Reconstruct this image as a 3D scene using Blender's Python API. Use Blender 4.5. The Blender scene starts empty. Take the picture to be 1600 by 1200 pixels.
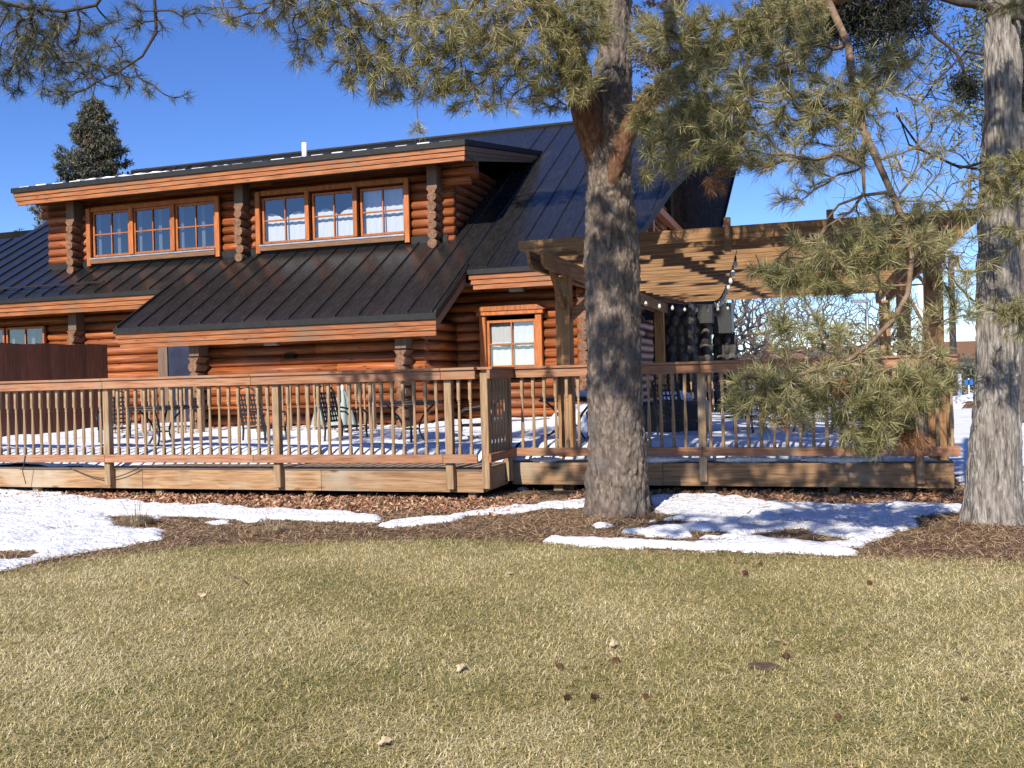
import bpy, math, random
import numpy as np
from mathutils import Vector, Matrix
random.seed(7); rng = np.random.default_rng(7)
SC = bpy.context.scene; COL = SC.collection
R_ = math.radians
# ---------------------------------------------------------------- camera, sky, sun, exposure
FPX = 1480.0; ROLL = 0.027; CH = 1.45; TH = math.atan(.32)
cam = bpy.data.cameras.new('camera'); camo = bpy.data.objects.new('camera', cam); COL.objects.link(camo)
cam.sensor_width = 36; cam.lens = 36*FPX/1600; cam.shift_y = -12/1600
cam.clip_start = .05; cam.clip_end = 3000
camo.matrix_world = Matrix.Translation((0, 0, CH)) @ Matrix.Rotation(R_(90), 4, 'X') @ Matrix.Rotation(-ROLL, 4, 'Z')
SC.camera = camo
SUN_EL = R_(35); SUN_REL = R_(5)          # height; turned this much to the left of the facade's normal
A3 = np.array([math.cos(TH), -math.sin(TH), 0]); B3 = np.array([math.sin(TH), math.cos(TH), 0])
O3 = np.array([-0.441, 10.869, 0])        # house frame: a along the facade, b into the house
sh = -B3*math.cos(SUN_REL) - A3*math.sin(SUN_REL)
sdir = Vector((sh[0]*math.cos(SUN_EL), sh[1]*math.cos(SUN_EL), math.sin(SUN_EL)))
W = bpy.data.worlds.new('World'); SC.world = W; W.use_nodes = True
nt = W.node_tree; bg = nt.nodes['Background']
sky = nt.nodes.new('ShaderNodeTexSky'); sky.sky_type = 'NISHITA'; sky.sun_disc = False
sky.sun_elevation = SUN_EL; sky.sun_rotation = math.atan2(sdir.x, sdir.y)
sky.air_density = 1.0; sky.dust_density = .1; sky.ozone_density = 4.5; sky.altitude = 1600
shs = nt.nodes.new('ShaderNodeHueSaturation'); shs.inputs['Saturation'].default_value = 1.18; shs.inputs['Hue'].default_value = .515; shs.inputs['Value'].default_value = 1.0
nt.links.new(sky.outputs[0], shs.inputs['Color']); nt.links.new(shs.outputs[0], bg.inputs[0]); bg.inputs[1].default_value = .132
sl = bpy.data.lights.new('sun', 'SUN'); sl.energy = 5.0; sl.angle = R_(.53); sl.color = (1, .93, .82)
so = bpy.data.objects.new('sun', sl); COL.objects.link(so); so.rotation_euler = sdir.to_track_quat('Z', 'Y').to_euler()
so.location = (-5, -5, 20)
SC.view_settings.view_transform = 'Standard'; SC.view_settings.look = 'None'
SC.view_settings.exposure = .42; SC.view_settings.gamma = 1; SC.view_settings.use_curve_mapping = False
SC.cycles.caustics_reflective = False; SC.cycles.caustics_refractive = False; SC.cycles.max_bounces = 6; SC.cycles.diffuse_bounces = 1; SC.cycles.sample_clamp_indirect = 4; SC.cycles.transparent_max_bounces = 12

# ---------------------------------------------------------------- frames
def ray(px, py):
    c, s = math.cos(ROLL), -math.sin(ROLL)
    dx, dy = px-800, py-600
    x = dx*c+dy*s; y = -dx*s+dy*c
    return np.array([x/FPX, 1, -(y+12)/FPX])
CAMP = np.array([0, 0, CH])
def at(px, py, Y): return CAMP+ray(px, py)*Y                       # world point seen at a pixel, Y metres away
def gz(px, py, z=0.): r = ray(px, py); return CAMP+r*((z-CH)/r[2])   # ... on a level plane
def Hs(w): d = np.asarray(w)-O3; return np.array([d@A3, d@B3, d[2]])  # world -> house
def Wd(a, b, z=0.): return O3+A3*a+B3*b+np.array([0, 0, z])         # house -> world
# ---------------------------------------------------------------- noise (numpy)
_lat = np.random.default_rng(3).random((64, 64, 64))
def vnoise(p):
    p = np.asarray(p, float); i = np.floor(p).astype(int); f = p-i; f = f*f*(3-2*f); i &= 63; j = (i+1) & 63
    def L(a, b, c): return _lat[a, b, c]
    x0, y0, z0 = i[..., 0], i[..., 1], i[..., 2]; x1, y1, z1 = j[..., 0], j[..., 1], j[..., 2]
    fx, fy, fz = f[..., 0], f[..., 1], f[..., 2]
    c0 = (L(x0, y0, z0)*(1-fx)+L(x1, y0, z0)*fx)*(1-fy)+(L(x0, y1, z0)*(1-fx)+L(x1, y1, z0)*fx)*fy
    c1 = (L(x0, y0, z1)*(1-fx)+L(x1, y0, z1)*fx)*(1-fy)+(L(x0, y1, z1)*(1-fx)+L(x1, y1, z1)*fx)*fy
    return c0*(1-fz)+c1*fz
def fbm(p, o=4):
    s = 0; a = .5; p = np.asarray(p, float)
    for k in range(o): s = s+a*(vnoise(p*(2**k)+k*7.3)-.5)*2; a *= .5
    return s
def fbm2(x, y, sc, o=4, z=0.): return fbm(np.stack([x*sc+40, y*sc+40, np.zeros_like(x)+z+5], -1), o)
# ---------------------------------------------------------------- materials
def col4(c): return (c[0], c[1], c[2], 1)
def pm(name, cols, sc=(1, 1, 1), ns=5., det=6., rgh=.7, bump=.3, bd=.01, rng_=(.3, .7), island=0., metal=0., spec=.3,
       big=None, spots=None, bsc=None, bns=None, rgh2=None, vor=None, coat=0., sss=0., nrough=.55, dist=0.):
    m = bpy.data.materials.new(name); m.use_nodes = True; t = m.node_tree; N = t.nodes; L = t.links
    b = N['Principled BSDF']; tc = N.new('ShaderNodeTexCoord')
    mp = N.new('ShaderNodeMapping'); mp.inputs['Scale'].default_value = sc; L.new(tc.outputs['Object'], mp.inputs[0])
    vec = mp.outputs[0]
    if island:
        g = N.new('ShaderNodeNewGeometry'); ad = N.new('ShaderNodeVectorMath'); ad.operation = 'ADD'
        ml = N.new('ShaderNodeVectorMath'); ml.operation = 'SCALE'; ml.inputs[0].default_value = (13., 7., 9.)
        L.new(g.outputs['Random Per Island'], ml.inputs['Scale']); L.new(vec, ad.inputs[0]); L.new(ml.outputs[0], ad.inputs[1]); vec = ad.outputs[0]
    n = N.new('ShaderNodeTexNoise'); n.inputs['Scale'].default_value = ns; n.inputs['Detail'].default_value = det
    n.inputs['Roughness'].default_value = nrough; n.inputs['Distortion'].default_value = dist
    L.new(vec, n.inputs['Vector'])
    cr = N.new('ShaderNodeValToRGB'); e = cr.color_ramp.elements
    while len(e) < len(cols): e.new(.5)
    for k, c in enumerate(cols):
        e[k].position = rng_[0]+(rng_[1]-rng_[0])*k/max(1, len(cols)-1); e[k].color = col4(c)
    L.new(n.outputs[0], cr.inputs[0]); c = cr.outputs[0]
    if big:     # (colour, scale, low, high): large patches
        n2 = N.new('ShaderNodeTexNoise'); n2.inputs['Scale'].default_value = big[1]; n2.inputs['Detail'].default_value = 5
        L.new(tc.outputs['Object'], n2.inputs['Vector'])
        mr = N.new('ShaderNodeMapRange'); mr.inputs[1].default_value = big[2]; mr.inputs[2].default_value = big[3]; L.new(n2.outputs[0], mr.inputs[0])
        mx = N.new('ShaderNodeMix'); mx.data_type = 'RGBA'; L.new(mr.outputs[0], mx.inputs[0]); L.new(c, mx.inputs[6]); mx.inputs[7].default_value = col4(big[0]); c = mx.outputs[2]
    if spots:   # (colour, scale vec, radius): knots
        mp2 = N.new('ShaderNodeMapping'); mp2.inputs['Scale'].default_value = spots[1]; L.new(tc.outputs['Object'], mp2.inputs[0])
        v = N.new('ShaderNodeTexVoronoi'); v.inputs['Scale'].default_value = 1; L.new(mp2.outputs[0], v.inputs['Vector'])
        mr = N.new('ShaderNodeMapRange'); mr.inputs[1].default_value = spots[2]; mr.inputs[2].default_value = spots[2]*.4; L.new(v.outputs['Distance'], mr.inputs[0])
        mx = N.new('ShaderNodeMix'); mx.data_type = 'RGBA'; L.new(mr.outputs[0], mx.inputs[0]); L.new(c, mx.inputs[6]); mx.inputs[7].default_value = col4(spots[0]); c = mx.outputs[2]
    if island:
        mr = N.new('ShaderNodeMapRange'); mr.inputs[3].default_value = 1-island; mr.inputs[4].default_value = 1+island; L.new(g.outputs['Random Per Island'], mr.inputs[0])
        hs = N.new('ShaderNodeHueSaturation'); L.new(mr.outputs[0], hs.inputs['Value']); L.new(c, hs.inputs['Color']); c = hs.outputs[0]
    L.new(c, b.inputs['Base Color'])
    b.inputs['Roughness'].default_value = rgh; b.inputs['Metallic'].default_value = metal; b.inputs['Specular IOR Level'].default_value = spec
    if coat: b.inputs['Coat Weight'].default_value = coat; b.inputs['Coat Roughness'].default_value = .25
    if rgh2:
        mr = N.new('ShaderNodeMapRange'); mr.inputs[1].default_value = .3; mr.inputs[2].default_value = .7; mr.inputs[3].default_value = rgh; mr.inputs[4].default_value = rgh2
        L.new(n.outputs[0], mr.inputs[0]); L.new(mr.outputs[0], b.inputs['Roughness'])
    if bump:
        h = n.outputs[0]
        if bns:
            n3 = N.new('ShaderNodeTexNoise'); n3.inputs['Scale'].default_value = bns; n3.inputs['Detail'].default_value = 6; L.new(vec, n3.inputs['Vector']); h = n3.outputs[0]
        if vor:
            v = N.new('ShaderNodeTexVoronoi'); v.inputs['Scale'].default_value = vor; L.new(vec, v.inputs['Vector'])
            am = N.new('ShaderNodeMath'); am.operation = 'ADD'; L.new(h, am.inputs[0]); L.new(v.outputs['Distance'], am.inputs[1]); h = am.outputs[0]
        bp = N.new('ShaderNodeBump'); bp.inputs['Strength'].default_value = bump; bp.inputs['Distance'].default_value = bd
        L.new(h, bp.inputs['Height']); L.new(bp.outputs[0], b.inputs['Normal'])
    return m
M = {}
M['log'] = pm('cedar_log', [(.12, .030, .011), (.32, .09, .027), (.45, .155, .05)], sc=(.7, 12, 12), ns=3, rgh=.5, bump=.4, bd=.006, island=.3, spec=.3, big=((.22, .075, .032), 1.1, .5, .7), spots=((.10, .03, .012), (2.6, 4, 9), .16))
M['log_b'] = pm('cedar_log_gable', [(.14, .034, .010), (.28, .075, .02), (.36, .11, .03)], sc=(9, .7, 9), ns=3, rgh=.45, bump=.25, bd=.006, island=.2, spec=.4)
M['log_end'] = pm('weathered_log_end', [(.09, .045, .026), (.19, .10, .058), (.26, .155, .095)], sc=(1, 1, 1), ns=26, rgh=.85, bump=.5, bd=.006, island=.15)
M['trim'] = pm('stained_trim_wood', [(.24, .066, .018), (.40, .125, .036), (.50, .19, .06)], sc=(1.2, 14, 14), ns=3, rgh=.5, bump=.25, bd=.004, island=.15, spots=((.13, .045, .02), (3, 7, 9), .13))
M['trim_v'] = pm('stained_trim_wood_upright', [(.24, .066, .018), (.40, .125, .036), (.48, .18, .06)], sc=(14, 14, 1.2), ns=3, rgh=.5, bump=.25, bd=.004, island=.15)
M['trim_dark'] = pm('grey_brown_sill_wood', [(.13, .07, .04), (.25, .13, .07)], sc=(1.2, 14, 14), ns=3, rgh=.7, bump=.3, bd=.004)
M['fascia'] = pm('eave_board_wood', [(.17, .055, .02), (.33, .115, .04), (.42, .18, .075)], sc=(.8, 14, 14), ns=3, rgh=.55, bump=.3, bd=.004, island=.12, spots=((.12, .045, .02), (2.2, 7, 9), .14), big=((.22, .12, .065), 1.3, .5, .75))
M['deck_red'] = pm('red_brown_rail_wood', [(.20, .085, .042), (.33, .155, .082), (.42, .22, .125)], sc=(1, 16, 16), ns=3, rgh=.7, bump=.3, bd=.004, island=.1, big=((.31, .20, .125), 2.0, .5, .7))
M['deck_tan'] = pm('weathered_deck_board', [(.17, .092, .043), (.33, .19, .095), (.43, .28, .16)], sc=(.8, 12, 12), ns=3.2, rgh=.75, bump=.4, bd=.004, island=.12, spots=((.20, .09, .035), (2.1, 5, 7), .17), big=((.40, .34, .25), 1.5, .5, .75), dist=.6)
M['deck_tan_v'] = pm('weathered_post_wood', [(.17, .105, .055), (.30, .195, .108), (.40, .275, .165)], sc=(14, 14, 1), ns=3.2, rgh=.75, bump=.4, bd=.004, island=.15, big=((.38, .31, .22), 1.5, .5, .75))
M['floor'] = pm('grey_deck_plank', [(.22, .15, .10), (.34, .25, .17)], sc=(.8, 12, 12), ns=3, rgh=.8, bump=.4, bd=.004, island=.15)
M['perg'] = pm('pergola_lumber', [(.13, .066, .028), (.25, .135, .058), (.34, .20, .095)], sc=(.8, 12, 12), ns=3, rgh=.75, bump=.35, bd=.004, island=.15)
M['perg_b'] = pm('pergola_beam_lumber', [(.13, .066, .028), (.25, .135, .058), (.34, .20, .095)], sc=(12, .8, 12), ns=3, rgh=.75, bump=.35, bd=.004, island=.15)
M['perg_v'] = pm('pergola_post_lumber', [(.17, .085, .034), (.30, .16, .068), (.38, .22, .10)], sc=(12, 12, .8), ns=3, rgh=.75, bump=.35, bd=.004, island=.15)
M['roof'] = pm('dark_standing_seam_metal', [(.010, .010, .011), (.016, .0155, .016), (.025, .023, .021)], sc=(5, .8, .8), ns=4, rgh=.20, rgh2=.34, bump=.05, bd=.003, spec=.7, big=((.045, .033, .026), .9, .58, .82), nrough=.7)
M['metal_trim'] = pm('dark_metal_edge', [(.014, .014, .014), (.024, .023, .023)], ns=8, rgh=.6, bump=.05, spec=.25)
M['snow'] = pm('snow', [(.76, .77, .80), (.88, .89, .91)], ns=9, rgh=.65, bump=.9, bd=.03, spec=.3, bns=26, big=((.60, .57, .53), 2.2, .56, .8))
M['black'] = pm('black_metal', [(.012, .012, .013), (.03, .03, .03)], ns=20, rgh=.45, bump=.1, spec=.5)
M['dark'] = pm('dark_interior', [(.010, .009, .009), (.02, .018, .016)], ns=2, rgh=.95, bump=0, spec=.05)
M['cloth_w'] = pm('white_curtain', [(.72, .74, .76), (.84, .85, .86)], sc=(14, 1, 1), ns=3, rgh=.9, bump=.8, bd=.02)
M['cloth_g'] = pm('grey_green_canvas', [(.26, .32, .29), (.40, .46, .43)], sc=(6, 6, 1), ns=4, rgh=.9, bump=.5, bd=.01)
M['cloth_dim'] = pm('dim_blind', [(.10, .11, .13), (.16, .17, .19)], sc=(14, 1, 1), ns=3, rgh=.9, bump=.5)
M['white'] = pm('white_paint', [(.74, .74, .72), (.82, .82, .80)], ns=9, rgh=.5, bump=.1)
M['grey_light'] = pm('grey_fixture', [(.22, .23, .22), (.32, .33, .31)], ns=9, rgh=.4, bump=.05)
M['fence'] = pm('dark_red_fence_board', [(.055, .018, .011), (.10, .034, .021)], sc=(12, 12, 1), ns=3, rgh=.6, bump=.3, bd=.004, island=.2)
M['bark'] = pm('pine_bark', [(.055, .04, .032), (.15, .115, .09), (.32, .255, .205)], sc=(3, 3, 1.1), ns=7, det=9, rgh=.9, bump=1, bd=.02, nrough=.65, dist=.8, big=((.10, .095, .088), 3.5, .5, .75))
M['bark_o'] = pm('orange_pine_bark', [(.05, .025, .016), (.135, .066, .037), (.24, .135, .082)], sc=(3, 3, 1.2), ns=9, det=8, rgh=.9, bump=1, bd=.015, nrough=.65)
M['bark_j'] = pm('shaggy_grey_bark', [(.06, .048, .04), (.25, .22, .19), (.46, .42, .38)], sc=(8, 8, 1.0), ns=5, det=10, rgh=.9, bump=1, bd=.03, nrough=.6, dist=.5)
M['twig'] = pm('brown_twig', [(.12, .075, .045), (.26, .18, .12)], ns=20, rgh=.9, bump=.2)
M['twig_d'] = pm('dark_twig', [(.03, .022, .02), (.075, .055, .045)], ns=20, rgh=.9, bump=.2)
M['twig_g'] = pm('grey_bare_twig', [(.075, .058, .048), (.15, .12, .10)], ns=20, rgh=.9, bump=0)
def leafmat(name, cols, rgh=.55, trans=.25, patch=None):
    m = bpy.data.materials.new(name); m.use_nodes = True; t = m.node_tree; N = t.nodes; L = t.links; b = N['Principled BSDF']
    g = N.new('ShaderNodeNewGeometry'); cr = N.new('ShaderNodeValToRGB'); e = cr.color_ramp.elements
    while len(e) < len(cols): e.new(.5)
    for k, c in enumerate(cols): e[k].position = c[0]; e[k].color = col4(c[1])
    fac = g.outputs['Random Per Island']
    if patch:
        tc = N.new('ShaderNodeTexCoord'); n = N.new('ShaderNodeTexNoise'); n.inputs['Scale'].default_value = patch[0]; n.inputs['Detail'].default_value = 5; n.inputs['Roughness'].default_value = .6
        L.new(tc.outputs['Object'], n.inputs['Vector'])
        mr = N.new('ShaderNodeMapRange'); mr.inputs[1].default_value = patch[1]; mr.inputs[2].default_value = patch[2]; mr.inputs[3].default_value = -patch[3]; mr.inputs[4].default_value = patch[3]
        L.new(n.outputs[0], mr.inputs[0]); ad = N.new('ShaderNodeMath'); ad.operation = 'ADD'; ad.use_clamp = True
        L.new(fac, ad.inputs[0]); L.new(mr.outputs[0], ad.inputs[1]); fac = ad.outputs[0]
    L.new(fac, cr.inputs[0]); L.new(cr.outputs[0], b.inputs['Base Color'])
    b.inputs['Roughness'].default_value = rgh; b.inputs['Specular IOR Level'].default_value = .3
    if trans:
        tr = N.new('ShaderNodeBsdfTranslucent'); L.new(cr.outputs[0], tr.inputs[0]); mx = N.new('ShaderNodeMixShader'); mx.inputs[0].default_value = trans
        L.new(b.outputs[0], mx.inputs[1]); L.new(tr.outputs[0], mx.inputs[2]); L.new(mx.outputs[0], N['Material Output'].inputs[0])
    return m
M['needle'] = leafmat('pine_needles', [(0, (.10, .105, .040)), (.35, (.24, .23, .09)), (.75, (.42, .38, .175)), (1, (.58, .51, .30))], patch=(1.6, .3, .7, .28))
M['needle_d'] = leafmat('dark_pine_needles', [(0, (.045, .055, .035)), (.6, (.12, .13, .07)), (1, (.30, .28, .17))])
M['needle_dry'] = leafmat('dry_pine_needles', [(0, (.22, .10, .045)), (1, (.42, .22, .10))])
M['juniper'] = leafmat('juniper_leaves', [(0, (.018, .025, .018)), (1, (.05, .055, .038))])
M['spruce'] = leafmat('spruce_leaves', [(0, (.045, .06, .042)), (.6, (.10, .115, .08)), (.85, (.18, .16, .105)), (1, (.24, .165, .10))], trans=.1)
M['grass'] = leafmat('grass_blades', [(0, (.14, .16, .042)), (.16, (.26, .245, .08)), (.34, (.50, .41, .165)), (.7, (.74, .59, .29)), (1, (.93, .81, .51))], patch=(.5, .36, .69, .30))
M['dry'] = leafmat('dry_stems', [(0, (.22, .16, .09)), (.6, (.42, .33, .2)), (1, (.58, .48, .32))])
M['litter'] = leafmat('needle_litter', [(0, (.15, .085, .045)), (.5, (.32, .20, .11)), (1, (.55, .40, .24))], trans=0)
M['chip'] = leafmat('wood_chips', [(0, (.24, .10, .055)), (.5, (.42, .21, .12)), (1, (.60, .38, .24))], trans=0, rgh=.85)
M['ground'] = pm('turf_soil', [(.17, .125, .055), (.33, .26, .115), (.46, .37, .18)], ns=26, rgh=.95, bump=.8, bd=.02, big=((.17, .19, .06), .8, .5, .7), nrough=.7)
M['mulch'] = pm('mulch', [(.07, .042, .026), (.19, .12, .072), (.33, .225, .14)], ns=38, det=8, rgh=.95, bump=1, bd=.03, nrough=.75, big=((.10, .055, .03), 1.1, .45, .7))
M['cone'] = pm('pine_cone', [(.05, .025, .015), (.16, .08, .045)], ns=60, rgh=.9, bump=.8)
M['stone'] = pm('rounded_fieldstone', [(.03, .028, .026), (.08, .072, .066), (.14, .125, .11)], ns=7, rgh=.85, bump=.6, bd=.01, island=.35)
M['mortar'] = pm('mortar', [(.04, .038, .035), (.07, .065, .06)], ns=20, rgh=.95, bump=.4)
M['leafb'] = pm('fallen_leaf', [(.42, .28, .15), (.62, .5, .33)], ns=20, rgh=.8, bump=.2)
M['bldg'] = pm('far_wall', [(.25, .2, .16), (.33, .27, .22)], ns=4, rgh=.8, bump=.1)
M['bulb'] = pm('frosted_bulb', [(.55, .53, .48), (.7, .68, .62)], ns=4, rgh=.15, bump=0, spec=.6)
M['blue'] = pm('blue_paint', [(.03, .12, .4), (.05, .2, .5)], ns=4, rgh=.5, bump=0)
M['navy'] = pm('dark_blue_door', [(.02, .024, .045), (.035, .04, .07)], ns=4, rgh=.25, bump=0, spec=.6)
M['brown_v'] = pm('grey_brown_post', [(.13, .08, .055), (.20, .13, .09)], sc=(10, 10, 1), ns=3, rgh=.6, bump=.2)
M['steel'] = pm('galvanised_steel', [(.35, .36, .37), (.5, .51, .52)], ns=6, rgh=.4, metal=.8, bump=.05)
def glassmat():
    m = bpy.data.materials.new('window_glass'); m.use_nodes = True; t = m.node_tree; N = t.nodes; L = t.links
    for n in list(N):
        if n.type != 'OUTPUT_MATERIAL': N.remove(n)
    o = N['Material Output']; fr = N.new('ShaderNodeFresnel'); fr.inputs[0].default_value = 1.5
    gl = N.new('ShaderNodeBsdfGlossy'); gl.inputs['Roughness'].default_value = .015; gl.inputs[0].default_value = (1, 1, 1, 1)
    tr = N.new('ShaderNodeBsdfTransparent'); tr.inputs[0].default_value = (.86, .88, .89, 1)
    ns = N.new('ShaderNodeTexNoise'); ns.inputs['Scale'].default_value = 1.5; tc = N.new('ShaderNodeTexCoord'); L.new(tc.outputs['Object'], ns.inputs['Vector'])
    bp = N.new('ShaderNodeBump'); bp.inputs['Strength'].default_value = .06; bp.inputs['Distance'].default_value = .02; L.new(ns.outputs[0], bp.inputs['Height']); L.new(bp.outputs[0], gl.inputs['Normal'])
    mx = N.new('ShaderNodeMixShader'); ad = N.new('ShaderNodeMath'); ad.operation = 'ADD'; ad.inputs[1].default_value = .11
    L.new(fr.outputs[0], ad.inputs[0]); L.new(ad.outputs[0], mx.inputs[0]); L.new(tr.outputs[0], mx.inputs[1]); L.new(gl.outputs[0], mx.inputs[2]); L.new(mx.outputs[0], o.inputs[0])
    return m
M['glass'] = glassmat()

# ---------------------------------------------------------------- mesh helpers
class MB:
    def __init__(s): s.v = []; s.n = 0; s.t = []; s.q = []; s.g = []
    def add(s, v, tris=None, quads=None, ngons=None):
        v = np.asarray(v, float).reshape(-1, 3)
        if tris is not None and len(tris): s.t.append(np.asarray(tris, int)+s.n)
        if quads is not None and len(quads): s.q.append(np.asarray(quads, int)+s.n)
        if ngons: s.g += [[i+s.n for i in f] for f in ngons]
        s.v.append(v); s.n += len(v)
    def box(s, x0, x1, y0, y1, z0, z1, ch=0.):
        if ch:     # bevelled box
            v = []; 
            for X, Y, Z in [(x, y, z) for x in (0, 1) for y in (0, 1) for z in (0, 1)]:
                px, py, pz = (x0, x1)[X], (y0, y1)[Y], (z0, z1)[Z]; sx, sy, sz = 1-2*X, 1-2*Y, 1-2*Z
                v += [(px, py+sy*ch, pz+sz*ch), (px+sx*ch, py, pz+sz*ch), (px+sx*ch, py+sy*ch, pz)]
            I = lambda X, Y, Z, k: (X*4+Y*2+Z)*3+k
            q = []; t = []
            for X in (0, 1): f = [I(X, 0, 0, 0), I(X, 0, 1, 0), I(X, 1, 1, 0), I(X, 1, 0, 0)]; q.append(f if X == 0 else f[::-1])
            for Y in (0, 1): f = [I(0, Y, 0, 1), I(1, Y, 0, 1), I(1, Y, 1, 1), I(0, Y, 1, 1)]; q.append(f if Y == 0 else f[::-1])
            for Z in (0, 1): f = [I(0, 0, Z, 2), I(0, 1, Z, 2), I(1, 1, Z, 2), I(1, 0, Z, 2)]; q.append(f if Z == 0 else f[::-1])
            for X in (0, 1):
                for Y in (0, 1): f = [I(X, Y, 0, 0), I(X, Y, 1, 0), I(X, Y, 1, 1), I(X, Y, 0, 1)]; q.append(f if (X ^ Y) else f[::-1])
            for X in (0, 1):
                for Z in (0, 1): f = [I(X, 0, Z, 0), I(X, 1, Z, 0), I(X, 1, Z, 2), I(X, 0, Z, 2)]; q.append(f[::-1] if (X ^ Z) else f)
            for Y in (0, 1):
                for Z in (0, 1): f = [I(0, Y, Z, 1), I(1, Y, Z, 1), I(1, Y, Z, 2), I(0, Y, Z, 2)]; q.append(f if (Y ^ Z) else f[::-1])
            for X in (0, 1):
                for Y in (0, 1):
                    for Z in (0, 1): f = [I(X, Y, Z, 0), I(X, Y, Z, 1), I(X, Y, Z, 2)]; t.append(f if (X ^ Y ^ Z) else f[::-1])
            s.add(v, tris=t, quads=q); return
        v = [(x0, y0, z0), (x1, y0, z0), (x1, y1, z0), (x0, y1, z0), (x0, y0, z1), (x1, y0, z1), (x1, y1, z1), (x0, y1, z1)]
        s.add(v, quads=[(0, 3, 2, 1), (4, 5, 6, 7), (0, 1, 5, 4), (1, 2, 6, 5), (2, 3, 7, 6), (3, 0, 4, 7)])
    def sweep(s, prof, p0, p1, ax):
        # closed profile (list of 2D) swept along an axis from p0 to p1; profile coords fill the other two axes in order
        pr = np.array(prof, float); n = len(pr); v = np.zeros((2*n, 3)); o = [k for k in range(3) if k != ax]
        for j, p in enumerate((p0, p1)): v[j*n:(j+1)*n, ax] = p; v[j*n:(j+1)*n, o[0]] = pr[:, 0]; v[j*n:(j+1)*n, o[1]] = pr[:, 1]
        s.add(v, quads=[(i, (i+1) % n, n+(i+1) % n, n+i) for i in range(n)], ngons=[list(range(n))[::-1], list(range(n, 2*n))])
    def slab(s, poly, thick):    # polygon (3D, planar) extruded by vector thick
        p = np.array(poly, float); n = len(p); v = np.vstack([p, p+np.asarray(thick)])
        s.add(v, quads=[(i, n+i, n+(i+1) % n, (i+1) % n) for i in range(n)], ngons=[list(range(n)), list(range(2*n-1, n-1, -1))])
    def tube(s, P, r, k=6, cap=True):
        P = np.asarray(P, float); n = len(P); r = np.broadcast_to(np.asarray(r, float), (n,))
        T = np.gradient(P, axis=0); T /= np.linalg.norm(T, axis=1)[:, None]+1e-9
        ref = np.array([0, 0, 1.]) if abs(T[0, 2]) < .9 else np.array([1., 0, 0])
        U = np.cross(T, ref); U /= np.linalg.norm(U, axis=1)[:, None]+1e-9; V = np.cross(T, U)
        a = np.arange(k)*2*np.pi/k
        v = P[:, None]+r[:, None, None]*(U[:, None]*np.cos(a)[None, :, None]+V[:, None]*np.sin(a)[None, :, None])
        i = np.arange(n-1)[:, None]*k; j = np.arange(k)[None]; j2 = (j+1) % k
        q = np.stack([i+j, i+k+j, i+k+j2, i+j2], -1).reshape(-1, 4)
        s.add(v.reshape(-1, 3), quads=q, ngons=[list(range(k)), list(range(n*k-1, n*k-k-1, -1))] if cap else None)
    def lathe(s, prof, c=(0, 0, 0), k=10):   # prof: (radius, z)
        P = np.array(prof, float); n = len(P); a = np.arange(k)*2*np.pi/k
        v = np.stack([P[:, 0:1]*np.cos(a), P[:, 0:1]*np.sin(a), np.repeat(P[:, 1:2], k, 1)], -1).reshape(-1, 3)+np.array(c)
        i = np.arange(n-1)[:, None]*k; j = np.arange(k)[None]; j2 = (j+1) % k
        s.add(v, quads=np.stack([i+j, i+j2, i+k+j2, i+k+j], -1).reshape(-1, 4), ngons=[list(range(k))[::-1], list(range((n-1)*k, n*k))])
    def mesh(s, name, mat, smooth=False):
        V = np.concatenate(s.v) if s.v else np.zeros((0, 3)); me = bpy.data.meshes.new(name)
        t = np.concatenate(s.t) if s.t else np.zeros((0, 3), int); q = np.concatenate(s.q) if s.q else np.zeros((0, 4), int)
        gl = [i for f in s.g for i in f]
        loops = np.concatenate([t.ravel(), q.ravel(), np.array(gl, int)]).astype(np.int32)
        tot = np.concatenate([np.full(len(t), 3), np.full(len(q), 4), np.array([len(f) for f in s.g], int)]).astype(np.int32)
        st = np.concatenate([[0], np.cumsum(tot)[:-1]]).astype(np.int32) if len(tot) else tot
        me.vertices.add(len(V)); me.vertices.foreach_set('co', V.astype(np.float32).ravel())
        me.loops.add(len(loops)); me.loops.foreach_set('vertex_index', loops)
        me.polygons.add(len(tot)); me.polygons.foreach_set('loop_start', st); me.polygons.foreach_set('loop_total', tot)
        me.polygons.foreach_set('use_smooth', np.full(len(tot), bool(smooth)))
        me.update(calc_edges=True); me.validate()
        me.materials.append(M[mat] if isinstance(mat, str) else mat)
        return me
    def obj(s, name, mat, parent=None, smooth=False, loc=None):
        o = bpy.data.objects.new(name, s.mesh(name, mat, smooth)); COL.objects.link(o)
        if parent: o.parent = parent
        if loc is not None: o.location = loc
        return o
def tag(o, label=None, cat=None, group=None, kind=None):
    for k, v in (('label', label), ('category', cat), ('group', group), ('kind', kind)):
        if v: o[k] = v
    return o
def thing(name, label, cat, loc=(0, 0, 0), house=True, rz=0., group=None):
    o = bpy.data.objects.new(name, None); COL.objects.link(o); o.empty_display_size = .2
    if house: o.location = Wd(*loc); o.rotation_euler = (0, 0, -TH+rz)
    else: o.location = loc; o.rotation_euler = (0, 0, rz)
    return tag(o, label, cat, group)
def inst(src, parent, loc=None, rz=None):
    c = src.copy(); COL.objects.link(c); c.parent = parent
    if loc is not None: c.location = loc
    if rz is not None: c.rotation_euler = (0, 0, rz)
    return c
def copytree(o, parent=None):
    c = o.copy(); COL.objects.link(c)
    if parent: c.parent = parent
    for ch in list(o.children): copytree(ch, c)
    return c
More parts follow.
